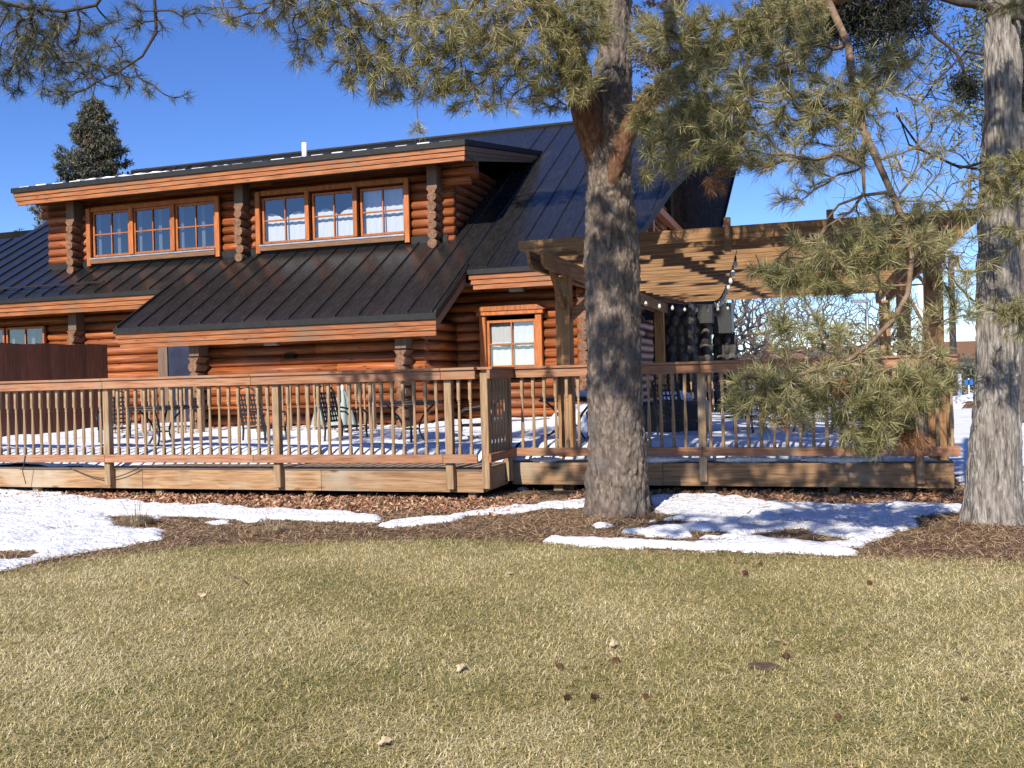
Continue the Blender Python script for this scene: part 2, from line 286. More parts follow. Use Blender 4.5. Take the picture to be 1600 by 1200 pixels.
# ================================================================ GROUND
def inpoly(x, y, P):
    r = np.zeros(x.shape, bool); n = len(P)
    for i in range(n):
        x0, y0 = P[i]; x1, y1 = P[(i+1) % n]
        if y0 == y1: continue
        r ^= ((y0 > y) != (y1 > y)) & (x < (x1-x0)*(y-y0)/(y1-y0)+x0)
    return r
def sdist(x, y, P):
    d = np.full(x.shape, 1e9); n = len(P)
    for i in range(n):
        a = np.array(P[i]); b = np.array(P[(i+1) % n]); ab = b-a; L = ab@ab+1e-12
        t = np.clip(((x-a[0])*ab[0]+(y-a[1])*ab[1])/L, 0, 1)
        d = np.minimum(d, np.hypot(x-a[0]-t*ab[0], y-a[1]-t*ab[1]))
    return np.where(inpoly(x, y, P), d, -d)
def grid(x0, x1, y0, y1, res):
    nx = int((x1-x0)/res)+1; ny = int((y1-y0)/res)+1
    X, Y = np.meshgrid(np.linspace(x0, x1, nx), np.linspace(y0, y1, ny)); return X, Y
def sheet(name, X, Y, Z, keep, mat, parent=None, smooth=True):
    ny, nx = X.shape; idx = np.arange(nx*ny).reshape(ny, nx)
    k = keep[:-1, :-1] | keep[1:, :-1] | keep[:-1, 1:] | keep[1:, 1:]
    q = np.stack([idx[:-1, :-1], idx[:-1, 1:], idx[1:, 1:], idx[1:, :-1]], -1)[k]
    u, inv = np.unique(q.ravel(), return_inverse=True); V = np.stack([X.ravel(), Y.ravel(), Z.ravel()], -1)[u]
    m = MB(); m.add(V, quads=inv.reshape(-1, 4)); return m.obj(name, mat, parent, smooth)
def mulch_z(x, y):   # height of the planted strip above the lawn
    return .012+.022*fbm2(x, y, 2.2, 3)+.012*fbm2(x, y, 9, 3)
m = MB(); xs = [-900, -60, -20, 20, 60, 900]; ys = [-60, -20, 2, 30, 80, 1600]
X, Y = np.meshgrid(xs, ys); idx = np.arange(36).reshape(6, 6)
m.add(np.stack([X.ravel(), Y.ravel(), np.zeros(36)], -1), quads=np.stack([idx[:-1, :-1], idx[:-1, 1:], idx[1:, 1:], idx[1:, :-1]], -1).reshape(-1, 4))
tag(m.obj('ground', 'ground'), kind='structure')
edge = [(-160, 935), (0, 897), (90, 880), (170, 868), (270, 858), (400, 851), (560, 846), (700, 843), (840, 848), (1000, 860), (1150, 866), (1340, 874), (1480, 874), (1600, 880), (1760, 890)]
lawn_edge = [tuple(gz(x, y)[:2]) for x, y in edge]
MUL = lawn_edge+[(9.0, 12.5), (6.0, 16), (-9.5, 19.5), (-11, 14)]
X, Y = grid(-10.5, 8.6, 5.6, 16, .05); sd = sdist(X, Y, MUL)+.07*fbm2(X, Y, 3, 4)
Z = np.where(sd > 0, np.clip(sd*.5, 0, 1)*mulch_z(X, Y)*1.0+.004+.02*np.clip(sd/.4, 0, 1), -.02)
tag(sheet('mulch_bed', X, Y, Z, sd > -.03, 'mulch'), kind='structure')
def bed_h(x, y):
    s = sdist(x, y, MUL); return np.where(s > 0, np.clip(s*.5, 0, 1)*mulch_z(x, y)+.004+.02*np.clip(s/.4, 0, 1), 0)
# grass blades
def blades(n, gen, hgt, wid, lay, name, mat, base=None, **kw):
    x, y = gen(n); n = len(x); z = np.zeros(n) if base is None else base(x, y)
    az = rng.random(n)*2*np.pi; h = hgt*(.5+rng.random(n)); ln = lay*(.3+rng.random(n)*1.2)*h; w = wid*(.6+.8*rng.random(n))
    dx, dy = np.cos(az), np.sin(az); sx, sy = -dy*w/2, dx*w/2
    tw = rng.normal(0, .5, n)
    p0 = np.stack([x-sx, y-sy, z], -1); p1 = np.stack([x+sx, y+sy, z], -1)
    mx, my, mz = x+dx*ln*.35, y+dy*ln*.35, z+h*.62
    p2 = np.stack([mx+sx*.8, my+sy*.8, mz], -1); p3 = np.stack([mx-sx*.8, my-sy*.8, mz], -1)
    ex, ey = x+dx*ln+dy*tw*ln*.5, y+dy*ln-dx*tw*ln*.5; p4 = np.stack([ex, ey, z+h*(.95-.35*rng.random(n))], -1)
    V = np.stack([p0, p1, p2, p3, p4], 1).reshape(-1, 3); i = np.arange(n)*5
    m = MB(); m.add(V, tris=np.stack([i+3, i+2, i+4], -1), quads=np.stack([i, i+1, i+2, i+3], -1))
    return m.obj(name, mat)
def gen_lawn(n):
    y = 2.5+(rng.random(n)**1.2)*7.8; x = (rng.random(n)*2-1)*(y*.66+.8)
    sd_ = sdist(x, y, MUL); ok = (sd_ < .04+.2*fbm2(x, y, 2, 4)+.12*rng.random(n)**2) | ((sd_ < .6) & (rng.random(n) < .22*np.exp(-sd_/.28))); ok &= rng.random(n) > .25*(fbm2(x, y, 5, 3) > .22)
    return x[ok], y[ok]
tag(blades(520000, gen_lawn, .020, .0036, 2.5, 'grass', 'grass'), 'short straw coloured winter lawn with green patches', kind='stuff')
# litter of needles and chips on the mulch
def gen_mul(n):
    y = 6.6+rng.random(n)*4.8; x = (rng.random(n)*2-1)*(y*.60+.4); ok = sdist(x, y, MUL) > -.28*rng.random(n)**2; return x[ok], y[ok]
def flakes(n, gen, L, w, name, mat, lift=.006, tilt=.35, base=bed_h):
    x, y = gen(n); n = len(x); z = base(x, y)+lift+rng.random(n)*lift; az = rng.random(n)*np.pi; l = L*(.5+rng.random(n)); ww = w*(.6+.8*rng.random(n))
    d = np.stack([np.cos(az), np.sin(az), rng.normal(0, tilt, n)], -1)*l[:, None]/2; s = np.stack([-np.sin(az), np.cos(az), rng.normal(0, tilt, n)], -1)*ww[:, None]/2
    c = np.stack([x, y, z], -1); V = np.stack([c-d-s, c+d-s*.6, c+d+s*.6, c-d+s], 1).reshape(-1, 3)
    m = MB(); m.add(V, quads=np.arange(4*n).reshape(-1, 4)); return m.obj(name, mat)
tag(flakes(90000, gen_mul, .075, .0045, 'needle_litter', 'litter'), 'brown pine needle litter over the planted strip', kind='stuff')
def gen_sn(n):
    y = 7.6+rng.random(n)*3.4; x = .2+rng.random(n)*4.6; ok = rng.random(n) < .5+fbm2(x, y, 2, 3); return x[ok], y[ok]
tag(flakes(2600, gen_sn, .07, .004, 'needle_litter', 'litter', lift=.05, tilt=.15), 'brown needles dropped on the snow right of the pine', kind='stuff')
def gen_chip(n):
    a = -8.5+rng.random(n)*9.2; b = -1.15+rng.random(n)**.8*1.4; k = rng.random(n) < .25
    a = np.where(k, 1+rng.random(n)*4.5, a); b = np.where(k, .1+rng.random(n)*1.1, b)
    p = O3[None]+A3[None]*a[:, None]+B3[None]*b[:, None]; return p[:, 0], p[:, 1]
tag(flakes(9000, gen_chip, .05, .022, 'wood_chips', 'chip', lift=.01, tilt=.5), 'pale red wood chips scattered along the deck foot', kind='stuff')
# ---------------------------------------------------------------- snow patches
def snow(polys, holes, res, th, name, label, edge=.12, ns=.07, box=None, base=None):
    PW = [[tuple(gz(x, y)[:2]) for x, y in p] for p in polys]; HW = [[tuple(gz(x, y)[:2]) for x, y in p] for p in holes]
    allp = np.array([q for p in PW for q in p]); x0, y0 = allp.min(0)-.1; x1, y1 = allp.max(0)+.1
    X, Y = grid(x0, x1, y0, y1, res); sd = np.full(X.shape, -9.)
    for p in PW: sd = np.maximum(sd, sdist(X, Y, p))
    for p in HW: sd = np.minimum(sd, -sdist(X, Y, p))
    sd = sd+ns*1.5*fbm2(X, Y, 3.2, 5)+.04*fbm2(X, Y, 11, 3)-.30*np.clip(fbm2(X, Y, 2.4, 5, 9.)-.16, 0, 1)*np.clip(1.6-sd/.5, .25, 1)
    t = np.clip(sd/edge, -.5, 1); prof = np.where(t > 0, np.sqrt(np.clip(t*(2-t), 0, 1)), t)
    Z = bed_h(X, Y)+prof*th*(1+.5*fbm2(X, Y, 1.5, 3)+.25*fbm2(X, Y, 7, 3))+(.012*fbm2(X, Y, 9, 4)+.006*fbm2(X, Y, 38, 2))*(t > 0)-.006
    return tag(sheet(name, X, Y, Z, sd > -.06, 'snow'), label, kind='stuff')
snow([[(-80, 760), (20, 757), (60, 764), (110, 778), (165, 784), (230, 793), (300, 796), (400, 800), (480, 803), (560, 807), (606, 815), (596, 823), (500, 820), (400, 816), (320, 813), (256, 813), (244, 826), (200, 830), (262, 834), (256, 848), (190, 858), (120, 868), (60, 880), (0, 893), (-80, 905)]],
     [[(75, 832), (130, 827), (128, 831), (85, 836)], [(-30, 868), (45, 866), (40, 878), (-30, 884)], [(175, 812), (235, 812), (250, 826), (180, 828)]], .02, .045, 'snow_patch', 'white melting snow left of the planted strip', edge=.16, ns=.05)
snow([[(590, 826), (640, 816), (700, 812), (735, 806), (770, 800), (830, 795), (880, 788), (925, 785), (925, 799), (860, 801), (800, 808), (740, 812), (690, 822), (640, 827), (600, 831)],
      [(925, 826), (945, 823), (967, 827), (960, 831), (930, 830)], [(806, 764), (826, 760), (828, 768), (812, 770)], [(320, 821), (360, 819), (358, 824), (326, 825)], [(370, 817), (420, 815), (418, 821), (380, 823)]], [], .016, .032, 'snow_patch', 'thin snow strip left of the big pine trunk', edge=.08, ns=.02)
snow([[(1012, 781), (1060, 778), (1130, 781), (1200, 790), (1300, 795), (1400, 794), (1510, 797), (1505, 808), (1440, 812), (1427, 830), (1385, 845), (1347, 855), (1342, 871), (1250, 868), (1150, 864), (1000, 858), (900, 854), (842, 848), (858, 841), (900, 843), (960, 848), (1010, 850), (1080, 852), (1130, 850), (1060, 845), (1000, 843), (972, 838), (1010, 832), (1070, 827), (1110, 822), (1060, 819), (1008, 822), (1060, 812), (1022, 806)]],
     [[(1170, 838), (1240, 834), (1262, 842), (1300, 846), (1330, 850), (1290, 853), (1225, 850), (1180, 846)], [(1080, 838), (1130, 836), (1126, 841), (1090, 843)], [(1345, 858), (1375, 847), (1385, 855), (1350, 862)], [(1020, 846), (1060, 848), (1100, 849), (1080, 853), (1030, 851)]], .018, .042, 'snow_patch', 'dappled white snow right of the big pine trunk', edge=.13, ns=.045)
# the open snow field right of and behind the deck
def far_snow(name, lims, res, kind='structure', keepf=None, lab=None):
    X, Y = grid(*lims, res); h = (X-O3[0])*A3[0]+(Y-O3[1])*A3[1]; g = (X-O3[0])*B3[0]+(Y-O3[1])*B3[1]
    sd = np.maximum(np.minimum(h-5.35, g+.05), np.minimum(g-9.6, 900)); sd = np.minimum(sd, np.maximum(h+.2, g-25))+.12*fbm2(X, Y, 1.3, 3)
    t = np.clip(sd/.3, -.5, 1); Z = np.where(t > 0, np.sqrt(np.clip(t*(2-t), 0, 1)), t)*.07+.05*fbm2(X, Y, .5, 3)*(t > 0)+.02*fbm2(X, Y, 2, 3)*(t > 0)+.012
    k = sd > -.2
    if keepf is not None: k &= keepf(X, Y)
    return tag(sheet(name, X, Y, Z, k, 'snow'), lab, kind=kind)
far_snow('snow_field', (0, 22, 7, 34, .14)[0:4], .12, lab=None)
m = MB(); m.slab([(-200, 34, -.02), (260, 34, -.02), (500, 900, -.02), (-500, 900, -.02)], (0, 0, .09)); tag(m.obj('snow_field', 'snow'), kind='structure')
# ================================================================ HOUSE
PITCH = .583
def rz(b): return 3.28+PITCH*(b-5.0)            # near roof plane
RB = 12.42; RZ = rz(RB)
house = thing('log_house', 'two storey orange log house with dark standing seam metal roof and long dormer', 'house', (-7, 5.7, 0))
HL = (-7, 5.7, 0)
def hp(o): return o
class HB(MB):      # vertices in house frame, stored relative to the house base
    def add(s, v, **k): super().add(np.asarray(v, float).reshape(-1, 3)-np.array(HL), **k)
LC = .172
def log_prof(out=1, bulge=.078, th=.13, n=7):
    # (offset towards out, z) closed half-round log
    a = np.linspace(-1.25, 1.25, n); return [(out*(bulge*(math.cos(t)-math.cos(1.25))/(1-math.cos(1.25))), LC*.5*math.sin(t)/math.sin(1.25)) for t in a]+[(-out*th, LC*.5), (-out*th, -LC*.5)]
def log_wall(m, ax, p0, p1, fixed, z0, z1, out, holes=(), lim=None, lenmax=None):
    k = int(round((z1-z0)/LC))
    for i in range(k):
        zc = z0+LC*(i+.5); segs = [(p0, p1)]
        if lim: segs = [lim(zc, p0, p1)]
        for (h0, h1, y0, y1) in holes:
            if zc+LC*.45 > y0 and zc-LC*.45 < y1:
                ns = []
                for s0, s1 in segs:
                    if h1 <= s0 or h0 >= s1: ns.append((s0, s1)); continue
                    if h0 > s0+.02: ns.append((s0, h0))
                    if h1 < s1-.02: ns.append((h1, s1))
                segs = ns
        for s0, s1 in segs:
            if s1-s0 < .03: continue
            cuts = [s0, s1]
            if s1-s0 > 4: cuts = [s0, s0+(s1-s0)*(.3+.4*random.random()), s1]
            for c0, c1 in zip(cuts[:-1], cuts[1:]):
                pr = [(fixed-o if ax == 0 else fixed+o, z+zc) for o, z in log_prof(1 if out > 0 else -1)]
                # out>0 means towards -b for ax 0 (front) and +a for ax 1 (right side)
                if ax == 1: pr = pr[::-1]
                m.sweep(pr, c0, c1, ax)
Z0 = .20
m = HB()
# ground floor right wall with its window, left wall, centre projecting room, dormer wall
log_wall(m, 0, -3.0, 0.0, 5.7, Z0, Z0+LC*19, 1, holes=[(-1.84, -.82, 1.55, 2.56)])
log_wall(m, 0, -18.5, -8.69, 5.7, Z0, Z0+LC*19, 1, holes=[(-13.6, -11.46, 1.7, 2.78)])
log_wall(m, 0, -8.0, -6.5, 5.7, Z0, Z0+LC*19, 1)
log_wall(m, 0, -6.65, -2.36, 4.2, Z0, Z0+LC*13, 1)
log_wall(m, 0, -12.0, -2.62, 6.35, 3.78, 3.78+LC*10, 1, holes=[(-10.80, -7.70, 4.21, 5.2), (-6.66, -3.56, 4.21, 5.2)])
log_wall(m, 0, -12.2, -2.15, 6.35, 3.78+LC*8, 3.78+LC*10, 1)
m.obj('wall', 'log', house, True)
m = HB()
gl = lambda zc, p0, p1: (p0, p1) if zc < 3.3 else (max(p0, 5+(zc+.1-3.28)/PITCH+.1), min(p1, 2*RB-(5+(zc+.1-3.28)/PITCH)-.1))
log_wall(m, 1, 5.57, 19.2, 0.0, Z0, Z0+LC*42, 1, lim=gl)
m.obj('side_wall', 'log_b', house, True); m = HB()
log_wall(m, 1, 4.2, 5.7, -2.42, Z0, Z0+LC*13, 1)
m.obj('side_wall', 'log_b', house, True); m = HB()
log_wall(m, 1, 4.2, 5.7, -6.6, Z0, Z0+LC*13, -1)
dl = lambda zc, p0, p1: (p0, min(p1, 5+(zc-3.2)/PITCH))
m.obj('side_wall', 'log_b', house, True); m = HB()
log_wall(m, 1, 6.35, 12, -2.72, 3.78, 3.78+LC*11, 1, lim=dl)
m.obj('side_wall', 'log_b', house, True); m = HB()
log_wall(m, 1, 6.35, 12, -12.0, 3.78, 3.78+LC*11, -1, lim=dl)
m.obj('side_wall', 'log_b', house, True); m = HB()
log_wall(m, 1, 5.57, 19.2, -14.0, Z0, Z0+LC*42, -1, lim=gl)
m.obj('side_wall', 'log_b', house, True)
# back wall and added panels; near-black colour puts in the rooms' darkness
m = HB(); m.box(-18.5, 0, 19.2, 19.3, 0, 3.2); m.box(-18.4, -.2, 9.5, 9.6, .1, 5.6); m.box(-11.9, -2.8, 7.0, 7.05, 3.9, 5.75); m.obj('back_wall_and_dark_panels', 'dark', house)
# log end stacks
def log_stack(a, b0, b1, z0, n, r=.088, rows=1, parent=house, cap=True):
    m = HB()
    for i in range(n):
        zc = z0+LC*(i+.5); k = 14; ang = np.arange(k)*2*np.pi/k; rr = r*(1+.03*rng.normal()); j = rng.normal(0, .006, 2); e = b0+rng.normal(0, .008)
        pr = [(a+j[0]+rr*math.cos(t)*1.02, zc+rr*math.sin(t)) for t in ang]
        m.sweep(pr[::-1], e, b1, 1)
    if cap: m.sweep([(a-.11, z0+LC*(n+.45)), (a-.05, z0+LC*n-.02), (a+.05, z0+LC*n-.02), (a+.11, z0+LC*(n+.45))], b0+.02, b1, 1)
    o = m.obj('log_ends', 'log_end', parent, False); return o
for a in (-11.17, -7.05, -2.92): log_stack(a, 5.98, 6.4, 3.86, 6)
log_stack(-10.62, 5.35, 5.72, .3, 13); log_stack(-6.6, 3.82, 4.22, .3, 9); log_stack(-2.66, 3.82, 4.22, .3, 9); log_stack(0.02, 5.35, 5.72, .3, 14)
# dark square posts above the stacks, carrying the eaves
m = HB()
for a, b0, z0, z1 in ((-11.17, 6.02, 4.95, 5.4), (-7.05, 6.02, 4.95, 5.4), (-2.92, 6.02, 4.95, 5.4), (-10.62, 5.4, 2.62, 3.05), (-6.6, 3.86, 1.95, 2.29), (-2.66, 3.86, 1.95, 2.29)): m = HB(); m.box(a-.1, a+.1, b0, b0+.3, z0, z1, .004); m.obj('bracket_post', 'brown_v', house)
# eave log brackets on the dormer's right end
m = HB()
for zc, a1 in ((5.28, -2.17), (5.11, -2.25)):
    k = 12; m.sweep([(6.3+.085*math.cos(t*2*math.pi/k), zc+.085*math.sin(t*2*math.pi/k)) for t in range(k)], -3.0, a1, 0)
m.obj('eave_log', 'log', house, True)
# ---- roofs
def rp(a, b): return (a, b, rz(b))
m = HB(); nrm = np.array([0, PITCH, -1.])/math.hypot(1, PITCH)*.05
near = [(-19.5, 5.03), (-8.05, 5.03), (-8.05, 3.62), (-1.92, 3.62), (-1.92, 5.03), (.75, 5.03), (1.2, 8.0), (2.45, RB), (-14.76, RB), (-14.76, 8.27), (-19.5, 8.27)]
# split into convex-ish pieces for clean faces
P1 = [(-19.5, 5.03), (.75, 5.03), (1.2, 8.0), (1.28, 8.27), (-19.5, 8.27)]; P2 = [(-14.76, 8.27), (1.28, 8.27), (2.45, RB), (-14.76, RB)]; P3 = [(-8.05, 3.62), (-1.92, 3.62), (-1.92, 5.03), (-8.05, 5.03)]
for P in (P1, P2, P3): m.slab([rp(*p) for p in P], nrm)
far = [(-14.76, RB), (2.45, RB), (1.2, 2*RB-8.0), (.75, 2*RB-5.0), (-14.76, 2*RB-5.0)]
m.slab([(a, b, rz(2*RB-b)) for a, b in far][::-1], np.array([0, -PITCH, -1.])/math.hypot(1, PITCH)*.05)
m.slab([(-19.5, 8.27, rz(8.27)), (-14.76, 8.27, rz(8.27)), (-14.76, 11.3, rz(5.2)), (-19.5, 11.3, rz(5.2))][::-1], (0, 0, -.05))
# seams: thin upright ribs following the slope
def seam(m, a, b0, b1, zf, h=.03, w=.012):
    m.slab([(a-w/2, b0, zf(b0)), (a-w/2, b1, zf(b1)), (a-w/2, b1, zf(b1)+h), (a-w/2, b0, zf(b0)+h)], (w, 0, 0))
def rakea(b): return .75+(b-5.03)*.45/2.97 if b < 8 else 1.2+(b-8)*1.25/4.42
a = -3.727-.4305*36
while a < 2.4:
    lo = 3.62 if -8.05 < a < -1.92 else 5.03; hi = RB if a > -14.76 else 8.27
    if a > .75: lo = 5.03+(a-.75)/.45*2.97 if a < 1.2 else 8+(a-1.2)/1.25*4.42
    if -12.0 < a < -2.75: hi = 6.4
    if hi-lo > .2: seam(m, a, lo+.03, hi-.05, rz)
    a += .4305
for a in (-8.03, -1.94): seam(m, a, 3.63, 5.2, rz, .045, .03)
m.obj('roof', 'roof', house)
DP = .177
def dz(b): return 5.65+DP*(b-5.55)
m = HB(); dend = 5.55+(5.65-rz(5.55))/(PITCH-DP)
m.slab([(-12.2, 5.55, dz(5.55)), (-2.07, 5.55, dz(5.55)), (-2.07, dend, dz(dend)), (-12.2, dend, dz(dend))][::-1], (0, 0, -.05))
a = -12.1
while a < -2.1: seam(m, a, 5.57, dend-.02, dz); a += .4305
m.obj('dormer_roof', 'roof', house)
# metal edge trims
m = HB()
m.box(-19.5, -8.06, 5.0, 5.03, rz(5)-.07, rz(5)+.012); m.box(-8.07, -1.90, 3.59, 3.62, rz(3.6)-.08, rz(3.6)+.02); m.box(-1.9, .76, 5.0, 5.03, rz(5)-.07, rz(5)+.012)
m.box(-12.22, -2.05, 5.52, 5.55, 5.57, 5.67); m.slab([(-2.07, 5.52, 5.57), (-2.07, dend, dz(dend)-.08), (-2.07, dend, dz(dend)+.02), (-2.07, 5.52, 5.67)], (.02, 0, 0))
m.slab([(-12.22, 5.52, 5.57), (-12.22, dend, dz(dend)-.08), (-12.22, dend, dz(dend)+.02), (-12.22, 5.52, 5.67)], (.02, 0, 0))
m.slab([(-1.92, 3.59, rz(3.6)-.09), (-1.92, 5.05, rz(5.05)-.09), (-1.92, 5.05, rz(5.05)+.03), (-1.92, 3.59, rz(3.6)+.03)], (.02, 0, 0))
for b0, b1, f in ((5.0, 8.0, 1), (8.0, RB, 1)):
    for mir in (0, 1):
        q = [(rakea(b0), b0, rz(b0)-.14), (rakea(b1), b1, rz(b1)-.14), (rakea(b1), b1, rz(b1)+.02), (rakea(b0), b0, rz(b0)+.02)]
        if mir: q = [(x, 2*RB-y, z) for x, y, z in q]
        m.slab(q, (.03, 0, 0))
m.tube([(-14.8, RB, RZ+.01), (2.45, RB, RZ+.01)], .06, 6)
m.box(-12.0, -2.72, 6.24, 6.27, 3.98, 4.13)           # flashing under the dormer windows
m.box(-18.9, -9.75, 5.32, 5.36, rz(5.34)+.07, rz(5.34)+.10)    # snow rail on the left roof
m.obj('metal_edge', 'metal_trim', house)
# fascia: three stepped boards
def fascia(m, a0, a1, b, zt, sag=0):
    for k, (dzb, h) in enumerate(((0, .09), (.09, .085), (.175, .085))): m.box(a0+.03*k, a1-.012*k, b+.02*k, b+.02*k+.05, zt-dzb-h, zt-dzb-.003, .004)
m = HB()
fascia(m, -12.2, -2.08, 5.555, 5.575); fascia(m, -8.05, -1.93, 3.625, rz(3.6)-.078); fascia(m, -19.5, -8.06, 5.035, rz(5)-.068); fascia(m, -1.88, .74, 5.035, rz(5)-.068)
m.obj('fascia', 'fascia', house)
m = HB()   # side fascia of the dormer roof, barge boards, soffits
for k in range(3): m.slab([(-2.08-.02*k, 5.6, 5.57-.09*k-.085), (-2.08-.02*k, dend-.3*k, dz(dend)-.09-.09*k-.085), (-2.08-.02*k, dend-.3*k, dz(dend)-.09-.09*k), (-2.08-.02*k, 5.6, 5.57-.09*k)], (-.04, 0, 0))
m.slab([(-1.95, 3.68, rz(3.68)-.28), (-1.95, 5.1, rz(5.1)-.28), (-1.95, 5.1, rz(5.1)-.06), (-1.95, 3.68, rz(3.68)-.06)], (-.05, 0, 0))
m.obj('barge_board', 'brown_v', house)
m = HB()
m.box(-12.15, -2.1, 5.65, 6.3, 5.42, 5.44); m.box(-8.0, -1.98, 3.7, 4.15, 2.30, 2.32); m.box(-19.4, .7, 5.1, 5.65, 3.06, 3.08)
m.obj('soffit', 'brown_v', house)
# gable beams seen at the right end
m = HB(); m.box(.35, .5, 8.6, 16, 5.05, 5.22); m.box(.02, .9, 10.4, 10.55, 4.0, 4.16); m.box(.5, .62, 9.4, 9.55, 3.9, 5.05)
m.obj('gable_beam', 'trim', house)
# ---- windows
def curtain(m, a0, a1, b, z0, z1, wav=.02, scal=0.):
    n = 60; x = np.linspace(a0, a1, n); y = b+wav*.35*np.sin(x*46+.9*np.sin(x*9)); top = z1+(scal*(np.abs(np.sin(x*5.2+1))-.5) if scal else 0*x)
    v = np.vstack([np.stack([x, y, np.full(n, z0)], -1), np.stack([x, y, top], -1)]); i = np.arange(n-1); m.add(v, quads=np.stack([i, i+1, n+i+1, n+i], -1))
def casement(a0, a1, z0, z1, b, cur=None, label=None):
    m = HB(); f = .045; d0, d1 = b-.03, b+.04
    m.box(a0, a0+f, d0, d1, z0, z1, .004); m.box(a1-f, a1, d0, d1, z0, z1, .004); m.box(a0+f, a1-f, d0+.003, d1, z1-f, z1, .004); m.box(a0+f, a1-f, d0+.003, d1, z0, z0+f, .004)
    ac = (a0+a1)/2; zc = (z0+z1)/2
    m.box(ac-.012, ac+.012, d0+.008, d1-.01, z0+f, z1-f); m.box(a0+f, ac-.013, d0+.01, d1-.01, zc-.012, zc+.012); m.box(ac+.013, a1-f, d0+.01, d1-.01, zc-.012, zc+.012)
    w = m.obj('window', 'trim_v', house)
    if label: w['label'] = label
    m = HB(); m.add([(a0+f, b, z0+f), (a1-f, b, z0+f), (a1-f, b, z1-f), (a0+f, b, z1-f)], quads=[(0, 1, 2, 3)]); m.obj('pane', 'glass', w)
    if cur:
        m = HB(); curtain(m, a0+.02, a1-.02, b+.10, z0, z0+(z1-z0)*cur[0], .02, cur[1])
        if len(cur) > 2: curtain(m, a0+.02, a1-.02, b+.07, z0+(z1-z0)*cur[2], z1, .015)
        m.obj('curtain', 'cloth_w', w, True)
    else:
        m = HB(); m.box(a0+.05, a0+.12, b+.08, b+.1, z0+.03, z1-.03); m.box(ac+.07, ac+.15, b+.08, b+.1, z0+.03, z1-.03); m.obj('blind', 'cloth_dim', w)
    return w
WB = 6.27
for a0, a1 in ((-10.78, -9.84), (-9.74, -8.80), (-8.70, -7.74)): casement(a0, a1, 4.21, 5.16, WB)
for k, (a0, a1) in enumerate(((-6.66, -5.64), (-5.54, -4.60), (-4.50, -3.56))): casement(a0, a1, 4.21, 5.12, WB, (.60, .14) if k < 2 else (1.0, 0), None if k < 2 else 'window with pale full height curtain')
casement(-1.76, -.86, 1.60, 2.44, 5.60, (.46, .03, .5), 'bright white curtained ground floor window')
casement(-13.6, -12.55, 1.75, 2.76, 5.6); casement(-12.5, -11.5, 1.75, 2.76, 5.6)
m = HB()
for a0, a1 in ((-10.9, -7.62), (-6.78, -3.46)):
    for x in (a0, a1-.10): m.box(x, x+.10, WB-.10, WB-.035, 4.02, 5.24, .006)
    w = (a1-a0-.2)/3
    for x in (a0+.1+w, a0+.1+2*w): m.box(x-.045, x+.045, WB-.075, WB+.03, 4.21, 5.2, .005)
    m.box(a0+.1, a1-.1, WB-.06, WB+.03, 5.165, 5.26, .005); m.obj('window_trim', 'trim_v', house); m = HB()
m.box(-1.88, -1.765, 5.50, 5.62, 1.5, 2.52, .006); m.box(-.855, -.74, 5.50, 5.62, 1.5, 2.52, .006)
m.box(-1.92, -.70, 5.46, 5.62, 2.525, 2.60, .008)
m.slab([(-1.96, 5.44, 2.60), (-1.82, 5.44, 2.68), (-.80, 5.44, 2.68), (-.66, 5.44, 2.60)][::-1], (0, .14, 0))
m.box(-1.88, -.74, 5.47, 5.62, 1.44, 1.5, .005)
m.obj('window_trim', 'trim_v', house)
m = HB()
for a0, a1 in ((-10.9, -7.62), (-6.78, -3.46)): m.box(a0+.1, a1-.1, WB-.12, WB+.02, 4.06, 4.15, .005)
m.obj('sill', 'trim_dark', house)
m = HB()
for a0, a1 in ((-10.9, -7.62), (-6.78, -3.46)): m.box(a0+.1, a1-.1, WB-.13, WB+.02, 4.155, 4.185)
m.obj('sill_cap', 'steel', house)
# entry recess: jamb, dark blue door with pale top light
m = HB(); m.box(-8.68, -8.46, 5.55, 5.75, .41, 3.0); m.obj('door_frame', 'brown_v', house)
m = HB(); m.box(-8.45, -7.9, 5.56, 5.62, .41, 2.28, .01); d = m.obj('door', 'navy', house)
m = HB(); m.box(-8.44, -7.91, 5.55, 5.61, 2.29, 2.47); m.obj('door_light', 'cloth_g', d)
# wall lights, vents
for a0, z0, bb in ((-5.28, 2.09, 3.98), (-1.32, 2.92, 5.5)):
    m = HB(); m.box(a0, a0+.27, bb, bb+.12, z0, z0+.11, .015); w = m.obj('wall_light', 'grey_light', house)
    m = HB(); m.box(a0+.02, a0+.25, bb-.012, bb, z0+.02, z0+.085); m.obj('lens', 'steel', w)
    m = HB(); m.box(a0+.09, a0+.18, bb+.1, bb+.25, z0+.02, z0+.09); m.obj('bracket', 'black', w)
m = HB(); m.box(-4.95, -4.74, 4.09, 4.15, 1.86, 1.93); m.obj('wall_vent', 'dark', house)
m = HB(); m.lathe([(.055, dz(7.6)-.1), (.055, dz(7.6)+.5), (.045, dz(7.6)+.5)], (-6.45, 7.6, 0), 12); m.obj('vent_pipe', 'white', house, True)
